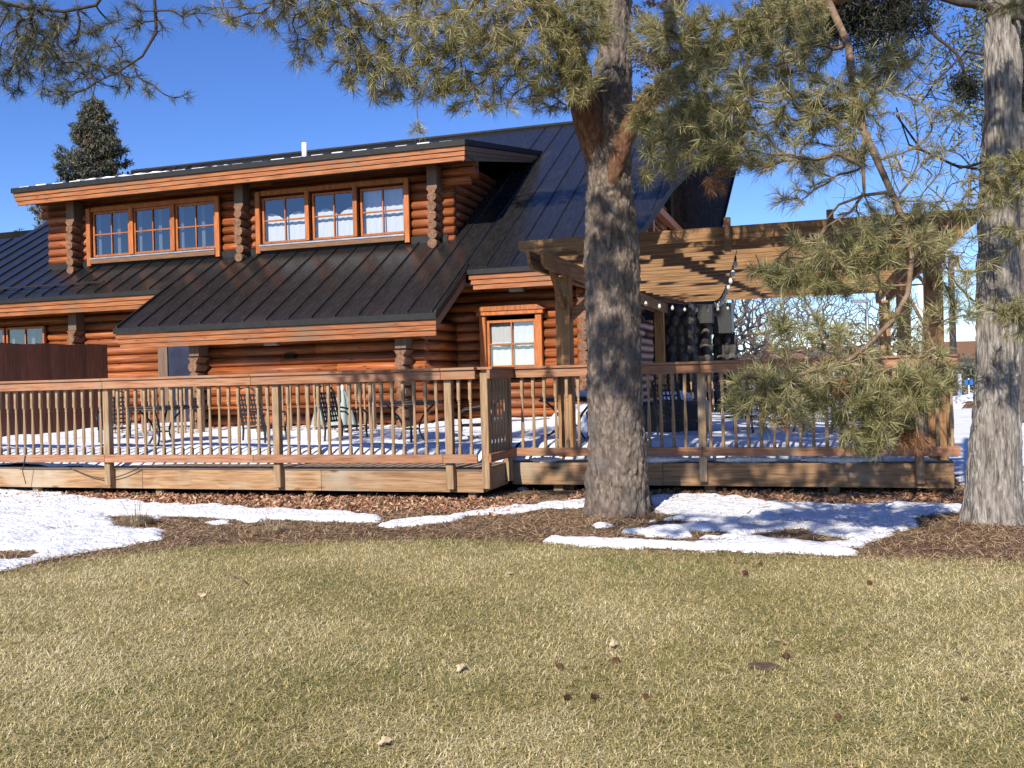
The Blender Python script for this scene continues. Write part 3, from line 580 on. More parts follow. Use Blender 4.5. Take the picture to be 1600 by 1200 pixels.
# snow left between the dormer's seams
m = MB()
a = -12.1
while a < -2.4:
    L0 = .22+.07*random.random(); w0 = a+.06
    m.slab([Wd(x, y, z) for x, y, z in ((w0, 5.57, 5.655), (w0+L0, 5.57, 5.655), (w0+L0+.02, 6.0, dz(6.0)+.004), (w0+.02, 6.0, dz(6.0)+.004))], (0, 0, .030+.02*random.random())); a += .4305
for a0, a1, th in ((-11.5, -9.0, .135), (-9.0, -7.4, .115)):
    n = 24; v = []
    for k in range(n):
        x = a0+(a1-a0)*k/(n-1); t = th*(1+.1*math.sin(k*1.7))*(.2 if k in (0, n-1) else 1); v += [Wd(x, 6.45, dz(6.45)+.002), Wd(x, 6.5, dz(6.5)+t), Wd(x, 7.2, dz(7.2)+t), Wd(x, 7.3, dz(7.3)+.002)]
    i = np.arange(n-1)*4; m.add(v, quads=np.concatenate([np.stack([i+q, i+4+q, i+5+q, i+1+q], -1) for q in range(3)]))
tag(m.obj('roof_snow', 'snow'), 'thin white snow strips on the dormer roof edge', kind='stuff')
# stone piers by the gable
def pier(a, b, w, d, z1, label):
    t = thing('stone_pier', label, 'stone pier', (a, b, 0), group='stone piers beside the gable')
    m = MB(); m.box(-w/2, w/2, -d/2, d/2, 0, z1); m.obj('core', 'mortar', t)
    m = MB(); r_ = random.Random(int(a*100))
    z = .12
    while z < z1-.05:
        for side in range(4):
            L = w if side % 2 == 0 else d; x = -L/2
            while x < L/2-.02:
                s = .14+.14*r_.random(); s = min(s, L/2-x+.06); c = x+s/2; rr = s*.52
                dd = (d if side % 2 == 0 else w)/2-.025
                px, py = [(c, -dd), (dd, c), (-c, dd), (-dd, -c)][side]
                k, q = 8, 5; v = []
                for i in range(q+1):
                    ph = math.pi*i/q
                    for j in range(k): th_ = 2*math.pi*j/k; e = 1+.08*r_.random(); v.append((px+rr*math.sin(ph)*math.cos(th_)*e*.8, py+rr*math.sin(ph)*math.sin(th_)*e*.8, z+.13*math.cos(ph)*e))
                ii = np.arange(q)[:, None]*k; jj = np.arange(k)[None]; m.add(v, quads=np.stack([ii+jj, ii+k+jj, ii+k+(jj+1) % k, ii+(jj+1) % k], -1).reshape(-1, 4))
                x += s
        z += .2
    m.obj('stones', 'stone', t, True)
pier(.95, 9.9, .75, .9, 2.9, 'rounded fieldstone pier nearest the pine trunk beside the gable')
pier(1.42, 10.4, .36, .5, 2.6, 'slim fieldstone pier under a dark box between two others')
pier(1.85, 11.2, .42, .5, 2.3, 'rightmost fieldstone pier against the sky')
m = HB(); m.box(1.35, 1.72, 9.95, 10.3, 2.45, 2.85, .01); m.box(1.60, 2.05, 10.6, 11.3, 2.25, 2.9, .01); m.box(.05, 2.0, 11.3, 11.6, 2.65, 2.95); m.obj('porch_beam', 'black', house)  # shade on these boxes is put into their black colour

# ================================================================ DECK
ZD = .404
deck = thing('deck', 'low wooden deck with wide tan skirt boards in front of the log house', 'deck', (0, 0, 0))
def board_run(m, a0, a1, b0, b1, z0, z1, joints): 
    xs = [a0]+[j for j in joints if a0 < j < a1]+[a1]
    for x0, x1 in zip(xs[:-1], xs[1:]): m.box(x0+.002, x1-.002, b0, b1, z0, z1, .004)
m = MB(); board_run(m, -10, .085, 0, .04, .126, .395, [-7.4, -4.6, -2.0]); m.box(.05, .09, .045, .91, .126, .395, .004)
board_run(m, .14, 5.13, .91, .95, .118, .385, [2.0]); m.box(5.09, 5.13, .955, 9.3, .118, .385, .004); m.obj('skirt_board', 'deck_tan', deck)
m = MB(); b = .0
while b < 5.5:   # planks along a
    x1 = .10 if b < .89 else 5.14
    z = ZD; m.box(-10, x1, b-.015, b+.127, z-.025, z, .004); b += .148
while b < 9.3: m.box(.1, 5.14, b, b+.142, ZD-.025, ZD, .004); b += .148
m.obj('floor_planks', 'floor', deck)
m = MB()
for a in (-8.2, -6.4, -4.4, -2.2, -.08): m = MB(); m.box(a-.045, a+.045, .06, .15, -.15, .38); m.obj('footing_post', 'deck_tan_v', deck)
for a in (.7, 2.53, 3.9): m = MB(); m.box(a-.06, a+.06, 1.0, 1.12, -.15, .37); m.obj('footing_post', 'deck_tan_v', deck)
for a in (-8.2, -6.4, -4.4, -2.2, -.08, 2.5, 4.9): m = MB(); m.box(a-.06, a+.06, 2.6, 2.72, -.15, .37); m.obj('footing_post', 'deck_tan_v', deck)
m = MB()
for a in np.arange(-9.8, 5, .41):
    m.box(a, a+.04, (.05 if a < 0 else 1.0), 5.4 if a < 0 else 9.2, .16, .375)
m.obj('joist', 'perg_b', deck)
# railings
def baluster_mesh():
    m = MB(); s = .019
    m.box(-s, s, -s, s, .47, .66, .003); m.box(-s, s, -s, s, 1.19, 1.43, .003)
    pr = [(.012, .655), (.019, .672), (.012, .69), (.017, .705), (.017, .715), (.0205, .77), (.0215, .84), (.019, .93), (.0145, 1.05), (.0125, 1.12), (.0125, 1.13), (.018, 1.145), (.012, 1.16), (.019, 1.178), (.012, 1.195)]
    m.lathe(pr, (0, 0, 0), 10); return m.mesh('baluster', 'deck_tan_v')
BAL = baluster_mesh()
def railing(L, posts, label, loc, rz_=0., n=None, ext=.0, feet=True, group='turned baluster railings round the deck', cap=True, joints=(), post_low=.17, start=.07):
    t = thing('railing', label, 'railing', loc, rz=rz_, group=group)
    if cap:
        m = MB(); board_run(m, -ext, L+ext, -.10, .09, 1.535, 1.565, joints); m.obj('rail_cap', 'deck_red', t)
        m = MB(); board_run(m, -ext, L+ext, -.075, -.035, 1.43, 1.533, joints); m.obj('apron_board', 'deck_red', t)
    m = MB(); board_run(m, -ext, L+ext, -.065, -.025, .475, .575, joints); m.obj('bottom_rail', 'deck_red', t)
    n = n or int(L/.139); sp = L/n
    for i in range(n):
        x = sp*(i+.5)
        if any(abs(x-p) < .075 for p in posts): continue
        o = bpy.data.objects.new('baluster', BAL); COL.objects.link(o); o.parent = t; o.location = (x, 0, 0); o.rotation_euler = (0, 0, rng.normal(0, .04))
    for p in posts:
        m = MB(); m.box(p-.045, p+.045, -.022, .068, post_low, 1.50, .005)
        o = m.obj('post', 'deck_tan_v', t)
    return t
railing(9.6, [2.1, 4.48, 7.0, 9.26], 'long front railing of the left deck with turned tan balusters', (-9.55, -.075, 0), joints=(2.0, 4.48, 6.7, 9.2), ext=.02)
railing(.96, [.10, .90], 'short return railing at the corner where the deck steps back', (.145, -.07, 0), rz_=math.pi/2, n=8, ext=.0)
railing(4.95, [2.24, 4.55], 'front railing of the right deck behind the big pine trunk', (.235, .875, 0), joints=(2.24,), ext=.0)
railing(8.2, [2.1, 4.2, 6.3, 8.1], 'side railing along the right edge of the deck under the pergola', (5.12, .95, 0), rz_=math.pi/2, ext=.0)
railing(4.4, [.1, 2.2, 4.3], 'rear railing closing the far end of the pergola deck', (.7, 9.15, 0), ext=.0)
railing(2.0, [.06, 1.94], 'inner railing in front of the entry door of the log house', (-8.0, 3.25, 0), ext=.0)
railing(2.2, [.06, 2.1], 'inner railing on the snow before the centre log wall', (-5.0, 3.25, 0), ext=.0)
# snow lying on the deck
def deck_snow(a0, a1, b0, b1, f, name, label):
    X, Y = grid(a0, a1, b0, b1, .045); T = f(X, Y); T = T+.05*fbm2(X, Y, 1.8, 3)*np.clip(T/.1, 0, 1)+.02*fbm2(X, Y, 6, 3)*np.clip(T/.1, 0, 1)
    k = T > .004; P = O3[None, None]+A3*X[..., None]+B3*Y[..., None]
    return tag(sheet(name, P[..., 0], P[..., 1], np.maximum(T, -.02)+ZD+.002, k, 'snow'), label, kind='stuff')
def fL(X, Y):
    e = .45+.35*np.clip((X+3.6)/2.5, 0, 1)-.45*np.clip((-4.6-X)/1, 0, 1)+.15*fbm2(X, Y, 1.5, 3)
    t = np.clip((Y-e)/.7, -.3, 1); t = np.where(t > 0, t*(2-t), t)
    return t*(.19+.12*np.clip((Y-2)/2.5, 0, 1))
deck_snow(-10, .1, .03, 5.6, fL, 'deck_snow', 'deep white snow covering the left part of the deck')
def fR(X, Y):
    e = 1.0+.25*fbm2(X, Y, 1.1, 3)+(Y < .95)*5; t = np.clip((Y-e)/.6, -.3, 1); t = np.where(t > 0, t*(2-t), t); return t*.2*(1-.4*np.clip((X-2)/3, 0, 1))*np.clip((5.0-X)/.3, 0, 1)
deck_snow(.1, 5.08, .97, 9.1, fR, 'deck_snow', 'shaded snow covering the right part of the deck below the pergola')
m = MB()   # snow ridges lying along the right deck's edge
for a0, a1 in ((.35, .75), (1.55, 2.3), (2.6, 3.3), (3.55, 4.4)):
    n = 30; xs = np.linspace(a0, a1, n); r = .028*np.sin(np.linspace(.15, math.pi-.15, n))*(.7+.6*rng.random(n))+.006; m.tube([Wd(x, .99+.02*math.sin(x*9), ZD+.01) for x in xs], r*1.3, 8)
tag(m.obj('deck_snow', 'snow', None, True), 'low snow ridges on the right deck edge', kind='stuff')

# ================================================================ PERGOLA
perg = thing('pergola', 'large brown timber pergola roof on square posts over the right deck', 'pergola', (2.9, 5, 0))
PL = np.array((2.9, 5, 0))
class PB(MB):
    def add(s, v, **k): super().add(np.asarray(v, float).reshape(-1, 3)-PL, **k)
for a, b in ((.78, 1.2), (5.0, 1.2), (5.0, 4.9), (5.0, 8.8), (.78, 8.8)):
    m = PB(); m.box(a-.092, a+.092, b-.08, b+.1, -.05, 2.68, .008); m.obj('post', 'perg_v', perg)
    for s in ((1,) if a < 2 and b < 2 else ()):
        m = PB(); m.slab([(a+.09*s, b-.03, 2.1), (a+.09*s, b-.03, 2.24), (a+.62*s, b-.03, 2.67), (a+.74*s, b-.03, 2.67)][::s], (0, .06, 0)); m.obj('brace', 'perg', perg)
    if b < 2:
        m = PB(); m.slab([(a-.02, b-.08, 2.25), (a-.02, b-.08, 2.39), (a-.02, b-.45, 2.68), (a-.02, b-.6, 2.68)], (.05, 0, 0)); m.obj('brace', 'perg_b', perg)
for a in (.70, .86, 4.90, 5.08):
    m = PB(); m.slab([(a-.02, .0, 2.72), (a-.02, .12, 2.66), (a-.02, 9.3, 2.66), (a-.02, 9.4, 2.85), (a-.02, -.05, 2.85)], (.04, 0, 0)); m.obj('beam', 'perg_b', perg)
nsl = 21
for k in range(nsl):
    b = .16+k*.445; m = PB(); a0 = .53; a1 = 5.36
    m.slab([(a0, b, 2.90), (a0+.08, b, 2.853), (a1-.08, b, 2.853), (a1, b, 2.90), (a1, b, 2.995), (a0, b, 2.995)][::-1], (0, .04, 0)); m.obj('slat', 'perg', perg)
for a, b in ((2.88, .1), (3.92, .1), (4.75, .1)):
    m = PB(); m.box(a-.035, a+.035, b-.02, b+.05, 2.72, 3.08, .004); m.obj('hanger', 'trim_dark', perg)
# string lights
def string(p0, p1, sag, n, label):
    t = thing('string_lights', label, 'string lights', tuple(p0), group='bulb strings below the pergola')
    p0 = np.array(p0); p1 = np.array(p1); s = np.linspace(0, 1, 30)
    P = (p1-p0)[None]*s[:, None]; P[:, 2] -= sag*4*s*(1-s)
    m = MB(); m.tube(P, .006, 5); m.obj('cable', 'black', t)
    for i in range(n):
        u = (i+.5)/n; q = (p1-p0)*u; q[2] -= sag*4*u*(1-u)
        m = MB(); m.lathe([(.012, 0), (.014, -.05), (.012, -.055)], q, 8); b = m.obj('socket', 'black', t)
        m = MB(); m.lathe([(.010, -.055), (.022, -.075), (.028, -.10), (.022, -.125), (.006, -.135)], q, 8); m.obj('bulb', 'bulb', b, True)
string((2.9, 1.1, 2.84), (1.95, 8.2, 2.80), .16, 12, 'bulb string sagging from the front slat towards the stone piers')
string((.9, 4.5, 2.72), (2.2, 9.1, 2.80), .10, 9, 'bulb string hanging low near the dark gable wall')
string((3.1, 1.3, 2.8), (3.3, 4.8, 2.80), .12, 4, 'short bulb string right of the hanging front string')

# ================================================================ FENCE, FURNITURE
f = thing('fence', 'dark red brown board privacy fence at the left house wall', 'fence', (-9.08, 4.6, 0), rz=math.atan2(3.47, .99))
m = MB()
for i in range(30): x = -.14*i; m.box(x-.138, x, -.012, .012, .45, 2.26+.01*math.sin(i), .003)
m.obj('board', 'fence', f)
m = MB(); m.box(-4.2, 0, .013, .05, .7, .78); m.box(-4.2, 0, .013, .05, 1.9, 1.98); m.obj('cross_rail', 'fence', f)
m = MB(); m.box(-.10, .0, .05, .15, .4, 2.2); m.box(-2.2, -2.1, .05, .15, .4, 2.2); m.obj('post', 'fence', f)
def table(loc, label, r=.52, h=.74):
    t = thing('patio_table', label, 'table', loc, group='black metal patio tables on the deck')
    m = MB(); m.lathe([(.001, h-.012), (r-.02, h-.012), (r, h-.006), (r, h+.008), (.001, h+.008)], k=28)
    m.obj('table_top', 'black', t, True)
    m = MB(); m.tube([(r*math.cos(a), r*math.sin(a), h-.03) for a in np.linspace(0, 2*math.pi, 29)], .018, 6); m.obj('rim', 'black', t, True)
    for k in range(4):
        a = k*math.pi/2+.4; P = []
        for u in np.linspace(0, 1, 12): rr = .36-.26*math.sin(u*math.pi)+.02*u; P.append((rr*math.cos(a), rr*math.sin(a), (h-.02)*(1-u)+.01))
        m = MB(); m.tube(P, .016, 6); m.obj('leg', 'black', t, True)
    m = MB(); m.tube([(.11*math.cos(a), .11*math.sin(a), h*.5) for a in np.linspace(0, 2*math.pi, 17)], .009, 5); m.obj('ring', 'black', t, True)
    return t
def chair(loc, rz_, label):
    t = thing('patio_chair', label, 'chair', loc, rz=rz_, group='black lattice patio chairs on the deck')
    # faces -y ; back at +y
    m = MB(); w = .23
    for x in np.linspace(-w, w, 8): m.box(x-.014, x+.014, -.22, .22, .43, .436)
    for y in np.linspace(-.21, .21, 8): m.box(-w, w, y-.014, y+.014, .437, .443)
    m.tube([(w*math.cos(a)*1.05, .23*math.sin(a), .438) for a in np.linspace(0, 2*math.pi, 21)], .012, 5); m.obj('seat', 'black', t)
    m = MB()
    def bk(x, z): return (x, .22+(z-.45)*.22, z)
    for x in np.linspace(-.19, .19, 7): m.tube([bk(x, .50), bk(x, .94)], .014, 4)
    for z in np.linspace(.52, .92, 7): m.tube([bk(-.2, z), bk(.2, z)], .014, 4)
    m.obj('backrest', 'black', t)
    m = MB(); m.tube([(-.23, .24, 0), (-.23, .20, .43), bk(-.22, .7), bk(-.21, .95), bk(-.12, 1.02), bk(0, 1.04), bk(.12, 1.02), bk(.21, .95), bk(.22, .7), (.23, .20, .43), (.23, .24, 0)], .016, 6); m.obj('back_frame', 'black', t, True)
    for s in (-1, 1):
        m = MB(); m.tube([(s*.23, -.24, 0), (s*.22, -.2, .43)], .016, 6); m.obj('leg', 'black', t, True)
        m = MB(); m.tube([bk(s*.23, .72), (s*.26, .1, .68), (s*.26, -.15, .66), (s*.24, -.22, .6), (s*.23, -.2, .43)], .015, 6); m.obj('armrest', 'black', t, True)
    return t
DZ = ZD
table((-5.5, 1.55, DZ), 'round black table leftmost on the snowy deck'); table((-1.55, 1.7, DZ), 'round black table before the centre log wall', r=.42)
table((.62, 2.0, DZ), 'round black table left of the pine trunk with snow on top', r=.4); table((3.5, 3.6, DZ), 'black table in the shade under the pergola', r=.5)
chair((-4.1, 2.1, DZ-.05), 2.9, 'black lattice chair right of the leftmost table'); chair((-2.75, 2.1, DZ-.05), 1.5, 'black chair turned sideways near the closed grey green umbrella')
chair((-.75, 2.1, DZ-.05), -1.2, 'black lattice chair near the deck corner'); chair((-6.9, 2.2, DZ-.05), .7, 'black chair in front of the dark red fence')
chair((1.15, 1.9, DZ-.05), -1.6, 'black chair half hidden left of the pine trunk'); chair((2.75, 3.4, DZ-.05), 1.3, 'black chair under the pergola left of the shaded table')
chair((4.2, 3.4, DZ-.05), -1.3, 'black chair under the pergola right of the shaded table'); chair((2.0, 2.6, DZ-.05), 2.6, 'black chair just right of the pine trunk')
def umbrella(loc, h, label, r=.16):
    t = thing('patio_umbrella', label, 'umbrella', loc, group='closed grey green umbrellas by the wall')
    m = MB(); m.lathe([(.02, 0), (.02, h)], k=8); m.obj('pole', 'white', t, True)
    n, k = 9, 24; v = []
    for i in range(n):
        u = i/(n-1); z = h*(.93-.62*u); R0 = .03+r*u**.8
        for j in range(k): a = 2*math.pi*j/k; rr = R0*(1+.22*math.sin(a*6+u*2)); v.append((rr*math.cos(a), rr*math.sin(a), z))
    ii = np.arange(n-1)[:, None]*k; jj = np.arange(k)[None]
    m = MB(); m.add(v, quads=np.stack([ii+jj, ii+k+jj, ii+k+(jj+1) % k, ii+(jj+1) % k], -1).reshape(-1, 4)); m.obj('canopy', 'cloth_g', t, True)
    m = MB(); m.lathe([(.001, h+.03), (.03, h+.0), (.035, h-.05), (.02, h-.08)][::-1], k=8); m.obj('finial', 'white', t, True)
umbrella((-3.3, 3.05, DZ+.1), .86, 'short closed grey green umbrella with white tip'); umbrella((-4.0, 3.6, DZ+.15), .62, 'small folded grey green cover left of the white tipped umbrella', .12)
# snow caps on furniture
def cap_snow(loc, r, h, label):
    m = MB(); k = 16; v = []
    for i in range(6):
        u = i/5; rr = r*math.cos(u*math.pi/2)**.7 if i < 5 else .001
        for j in range(k): a = 2*math.pi*j/k; e = 1+.12*math.sin(3*a+r*9)+.06*math.sin(7*a); v.append((rr*e*math.cos(a), rr*e*math.sin(a), h*math.sin(u*math.pi/2)))
    ii = np.arange(5)[:, None]*k; jj = np.arange(k)[None]; m.add(v, quads=np.stack([ii+jj, ii+(jj+1) % k, ii+k+(jj+1) % k, ii+k+jj], -1).reshape(-1, 4), ngons=[list(range(k))[::-1]])
    o = m.obj('snow_pile', 'snow', None, True); o.location = Wd(*loc); tag(o, label, 'snow')
cap_snow((.68, 2.0, DZ+.75), .22, .09, 'snow heap on the round table left of the pine trunk')
cap_snow((1.75, 3.7, DZ+.62), .26, .16, 'rounded snow heap just right of the pine trunk')
cap_snow((3.5, 3.6, DZ+.75), .35, .06, 'flat snow heap on the table under the pergola')
cap_snow((.35, 3.9, DZ+.05), .55, .55, 'tall sunlit snow pile against the ground floor wall')
m = MB(); m.box(-.5, .5, -.35, .35, 0, .62, .04); o = m.obj('grill_cover', 'black'); o.location = Wd(1.75, 3.7, DZ); o.rotation_euler = (0, 0, -TH); tag(o, 'black covered box under a snow heap right of the pine trunk', 'covered box')
# ================================================================ TREES
def bark_trunk(pts, rad, name, mat, parent, k=150, step=.014, amp=.022, fr=(9, 3.2), ridge=1.0, flare=None, seed=0, org=(0, 0, 0)):
    P = np.array(pts, float); L = np.concatenate([[0], np.cumsum(np.linalg.norm(np.diff(P, axis=0), axis=1))]); n = int(L[-1]/step)
    s = np.linspace(0, L[-1], n)
    def sm(y):     # smooth interpolation
        t = np.interp(s, L, y); w = max(3, int(.25/step)) | 1; pad = np.pad(t, w//2, mode='edge'); return np.convolve(pad, np.ones(w)/w, 'valid')
    C = np.stack([sm(P[:, i]) for i in range(3)], -1); R = sm(np.array(rad, float))
    T = np.gradient(C, axis=0); T /= np.linalg.norm(T, axis=1)[:, None]; U = np.cross(T, [0.02, 1, 0.01]); U /= np.linalg.norm(U, axis=1)[:, None]; V = np.cross(T, U)
    a = np.arange(k)*2*np.pi/k; D = U[:, None]*np.cos(a)[None, :, None]+V[:, None]*np.sin(a)[None, :, None]
    base = C[:, None]+D*R[:, None, None]
    q = base*np.array([fr[0], fr[0], fr[1]])+seed
    w = fbm(base*4+seed, 3)*.35
    r1 = 1-np.abs(fbm(q+w[..., None], 3))*2.6; r2 = fbm(base*np.array([fr[0]*2.6, fr[0]*2.6, fr[1]*2.6])+9, 3); big = fbm(base*np.array([2.2, 2.2, 1.5])+3+seed, 2)
    d = amp*(np.clip(-np.abs(r1)*ridge+.9, -1, 1)*.9+r2*.7)+.03*big*min(1, R.max()/.2)
    if flare is not None:
        h = s[:, None]; lob = .5+.5*np.sin(a*5+seed)[None]+.3*np.sin(a*3+1.3)[None]; d = d+flare*np.exp(-h/.22)*lob
    X = base+D*d[..., None]; i = np.arange(n-1)[:, None]*k; j = np.arange(k)[None]; j2 = (j+1) % k
    m = MB(); m.add((X-np.array(org)).reshape(-1, 3), quads=np.stack([i+j, i+k+j, i+k+j2, i+j2], -1).reshape(-1, 4)); return m.obj(name, mat, parent, True)
def grow(nodes, pts, wander=.06, droop=.0):
    """join points to the nearest part of a growing skeleton; returns positions and parents"""
    pos = [np.array(p) for p in nodes]; nb = len(pos); par = [-1]*nb
    pts = np.array(pts); root = np.array(nodes)
    d = np.min(np.linalg.norm(pts[:, None]-root[None], axis=2), axis=1); order = np.argsort(d)
    A = np.zeros((nb+len(pts)*4, 3)); A[:nb] = root; n = nb; par = np.full(len(A), -1); leaf = []
    W = np.zeros(len(A)); W[:nb] = 0
    for o in order:
        p = pts[o]; dd = np.linalg.norm(A[:n]-p, axis=1)+W[:n]*.25; j = int(np.argmin(dd)); v = p-A[j]; L = np.linalg.norm(v)
        ns = 1 if L < .12 else (2 if L < .35 else 3); last = j
        for u in range(1, ns+1):
            t = u/ns; q = A[j]+v*t
            if u < ns: q = q+rng.normal(0, wander*L, 3); q[2] -= droop*L*math.sin(t*3.14)
            A[n] = q; par[n] = last; W[n] = W[last]+L/ns; last = n; n += 1
        leaf.append(last)
    return A[:n], par[:n], np.array(leaf), nb
def skeleton_mesh(m, A, par, nb, r0=.0035, pw=.42, rmax=.06, k=5, org=(0, 0, 0)):
    n = len(A); cnt = np.ones(n)
    for i in range(n-1, nb-1, -1):
        if par[i] >= nb: cnt[par[i]] += cnt[i]
    kids = {}
    for i in range(nb, n): kids.setdefault(int(par[i]), []).append(i)
    done = set()
    for i in range(nb, n):
        if i in done: continue
        # follow a chain from here along its heaviest child
        ch = [int(par[i]), i]; done.add(i); c = i
        while c in kids:
            nx = [q for q in kids[c] if q not in done]
            if not nx: break
            c = max(nx, key=lambda q: cnt[q]); done.add(c); ch.append(c)
        P = A[ch]; r = np.minimum(r0*cnt[ch]**pw, rmax); r[0] = r[1]
        if len(P) >= 3:     # round the corners
            s = np.linspace(0, len(P)-1, (len(P)-1)*2+1); Q = np.stack([np.interp(s, np.arange(len(P)), P[:, z]) for z in range(3)], -1)
            Q[1:-1] = (Q[:-2]+2*Q[1:-1]+Q[2:])/4; r = np.interp(s, np.arange(len(P)), r); P = Q
        m.tube(P-np.array(org), r, k, cap=False)
def tufts(m, C, D, n, L, w, spread=1.0, org=(0, 0, 0), back=.075):
    """needle sprays: C centres, D directions"""
    N = len(C); D = D/(np.linalg.norm(D, axis=1)[:, None]+1e-9)
    c = np.repeat(C, n, 0); d = np.repeat(D, n, 0); q = rng.normal(0, 1, (N*n, 3)); q /= np.linalg.norm(q, axis=1)[:, None]
    e = d*1.0+q*spread; e /= np.linalg.norm(e, axis=1)[:, None]; l = L*(.6+.6*rng.random(N*n))*np.repeat(.65+.55*rng.random(N), n); c = c-d*(rng.random(N*n)*back)[:, None]
    s = np.cross(e, rng.normal(0, 1, (N*n, 3))); s /= np.linalg.norm(s, axis=1)[:, None]; s = s*w/2
    tip = c+e*l[:, None]; tip[:, 2] -= .12*l*rng.random(N*n)
    mid = c+e*(l*.5)[:, None]
    V = np.stack([c-s*.6, c+s*.6, mid+s, mid-s, tip], 1).reshape(-1, 3)-np.array(org); i = np.arange(N*n)*5
    m.add(V, quads=np.stack([i, i+1, i+2, i+3], -1), tris=np.stack([i+3, i+2, i+4], -1))
def blobpts(bl):
    out = []
    for px, py, Y, rx, ry, n in bl:
        c = at(px, py, Y); sx = rx*Y/FPX; sz = ry*Y/FPX; sy = min(.55, .6*(sx+sz))
        q = rng.normal(0, 1, (n, 3)); q /= np.linalg.norm(q, axis=1)[:, None]; q *= (rng.random(n)**.45)[:, None]
        # pull into smaller clumps
        out.append(c+q*np.array([sx, sy, sz])*1.05)
    return np.vstack(out)
def blobw(bl): 
    out = []
    for x, y, z, rx, ry, rzz, n in bl:
        q = rng.normal(0, 1, (n, 3)); q /= np.linalg.norm(q, axis=1)[:, None]; q *= (rng.random(n)**.45)[:, None]; out.append(np.array([x, y, z])+q*np.array([rx, ry, rzz]))
    return np.vstack(out)
def limbpath(pp):     # (px,py,Y,r)
    return [at(a, b, c) for a, b, c, r in pp], [r for *_, r in pp]
def densify(P, n=8):
    P = np.array(P); s = np.linspace(0, len(P)-1, (len(P)-1)*n+1); return np.stack([np.interp(s, np.arange(len(P)), P[:, k]) for k in range(3)], -1)

# ---- the big pine
B0 = gz(966, 806); TY = B0[1]; org = B0.copy()
pine = thing('pine_tree', 'big pine in the middle with thick plated trunk and long needled boughs', 'tree', tuple(B0), house=False)
tr = [(966, 822, .37), (966, 806, .365), (965, 780, .345), (964, 740, .335), (964, 700, .318), (962, 640, .305), (960, 580, .292), (958, 520, .292), (956, 460, .298), (955, 400, .292), (954, 350, .278), (952, 300, .265), (950, 250, .262), (948, 200, .255), (953, 150, .21), (957, 100, .19), (960, 40, .175), (962, 0, .17), (966, -120, .155), (960, -300, .13), (965, -500, .10), (960, -700, .07), (960, -850, .03)]
bark_trunk([at(x, y, TY) for x, y, r in tr], [r*.885 for *_, r in tr], 'trunk', 'bark', pine, k=260, step=.0105, amp=.028, fr=(11, 5.5), flare=.05, org=org, seed=2)
limbs = [
 [(955, 310, TY+.06, .10), (944, 265, TY+.02, .15), (925, 205, TY-.10, .160), (908, 140, TY-.22, .145), (888, 75, TY-.45, .13), (858, 20, TY-.7, .115), (810, -40, TY-.9, .10), (740, -90, TY-1.0, .08), (640, -110, TY-1.0, .06), (540, -120, TY-1.1, .045)],
 [(952, 310, TY-.14, .06), (958, 268, TY-.20, .085), (975, 215, TY-.25, .092), (1000, 168, TY-.35, .095), (1050, 122, TY-.5, .085), (1110, 86, TY-.7, .072), (1180, 48, TY-.9, .066), (1260, 14, TY-1.1, .06), (1340, -20, TY-1.3, .075), (1430, -50, TY-1.5, .05)],
 [(960, -330, TY, .09), (800, -330, TY-.2, .085), (600, -260, TY-.5, .08), (400, -170, TY-.8, .07), (250, -110, TY-.9, .055), (100, -60, TY-1, .045), (-80, -40, TY-1, .03)],
]
V3 = lambda *p: np.array(p, float)
shade_limbs = [[V3(B0[0], B0[1], 5.6), V3(.9, 8.2, 6.0), V3(.7, 6.6, 6.1), V3(.3, 5.2, 6.1), V3(-.5, 3.8, 6.1), V3(-.6, 2.2, 6.1), V3(-.4, .8, 6.1)],  # unseen limbs above the frame, added to carry shade-casting foliage
           [V3(B0[0], B0[1], 5.2), V3(.1, 8.6, 5.5), V3(-1.2, 7.6, 5.5), V3(-2.6, 6.8, 5.3)],
           [V3(B0[0], B0[1], 6.2), V3(2.0, 8.0, 6.4), V3(2.6, 6.2, 6.3), V3(2.6, 4.2, 6.3), V3(2.4, 2.4, 6.3), V3(2.3, .6, 6.3)],
           [V3(B0[0], B0[1], 8.5), V3(-.5, 9.2, 9.6), V3(-1.8, 8.8, 10.0)], [V3(B0[0], B0[1], 9.0), V3(2.4, 9.0, 9.8), V3(3.6, 8.6, 10.2)], [V3(B0[0], B0[1], 8.0), V3(1.2, 8.6, 9.0), V3(.9, 7.4, 9.6)]]
nodes = []
for k, L in enumerate(limbs):
    P, r = limbpath(L)
    if k < 2: bark_trunk(P, r, 'limb', 'bark_o', pine, k=60, step=.02, amp=.010, fr=(14, 9), org=org, seed=5+k)
    else: m = MB(); m.tube(densify(P, 4)-org, np.interp(np.linspace(0, 1, (len(P)-1)*4+1), np.linspace(0, 1, len(r)), r), 8); m.obj('limb', 'bark_o', pine, True)
    nodes += list(densify(P[3 if k < 2 else 1:], 8))
for P in shade_limbs:
    Q = densify(P, 6); m = MB(); m.tube(Q-org, np.linspace(.08, .03, len(Q)), 8); m.obj('limb', 'bark_o', pine, True); nodes += list(Q[6:])
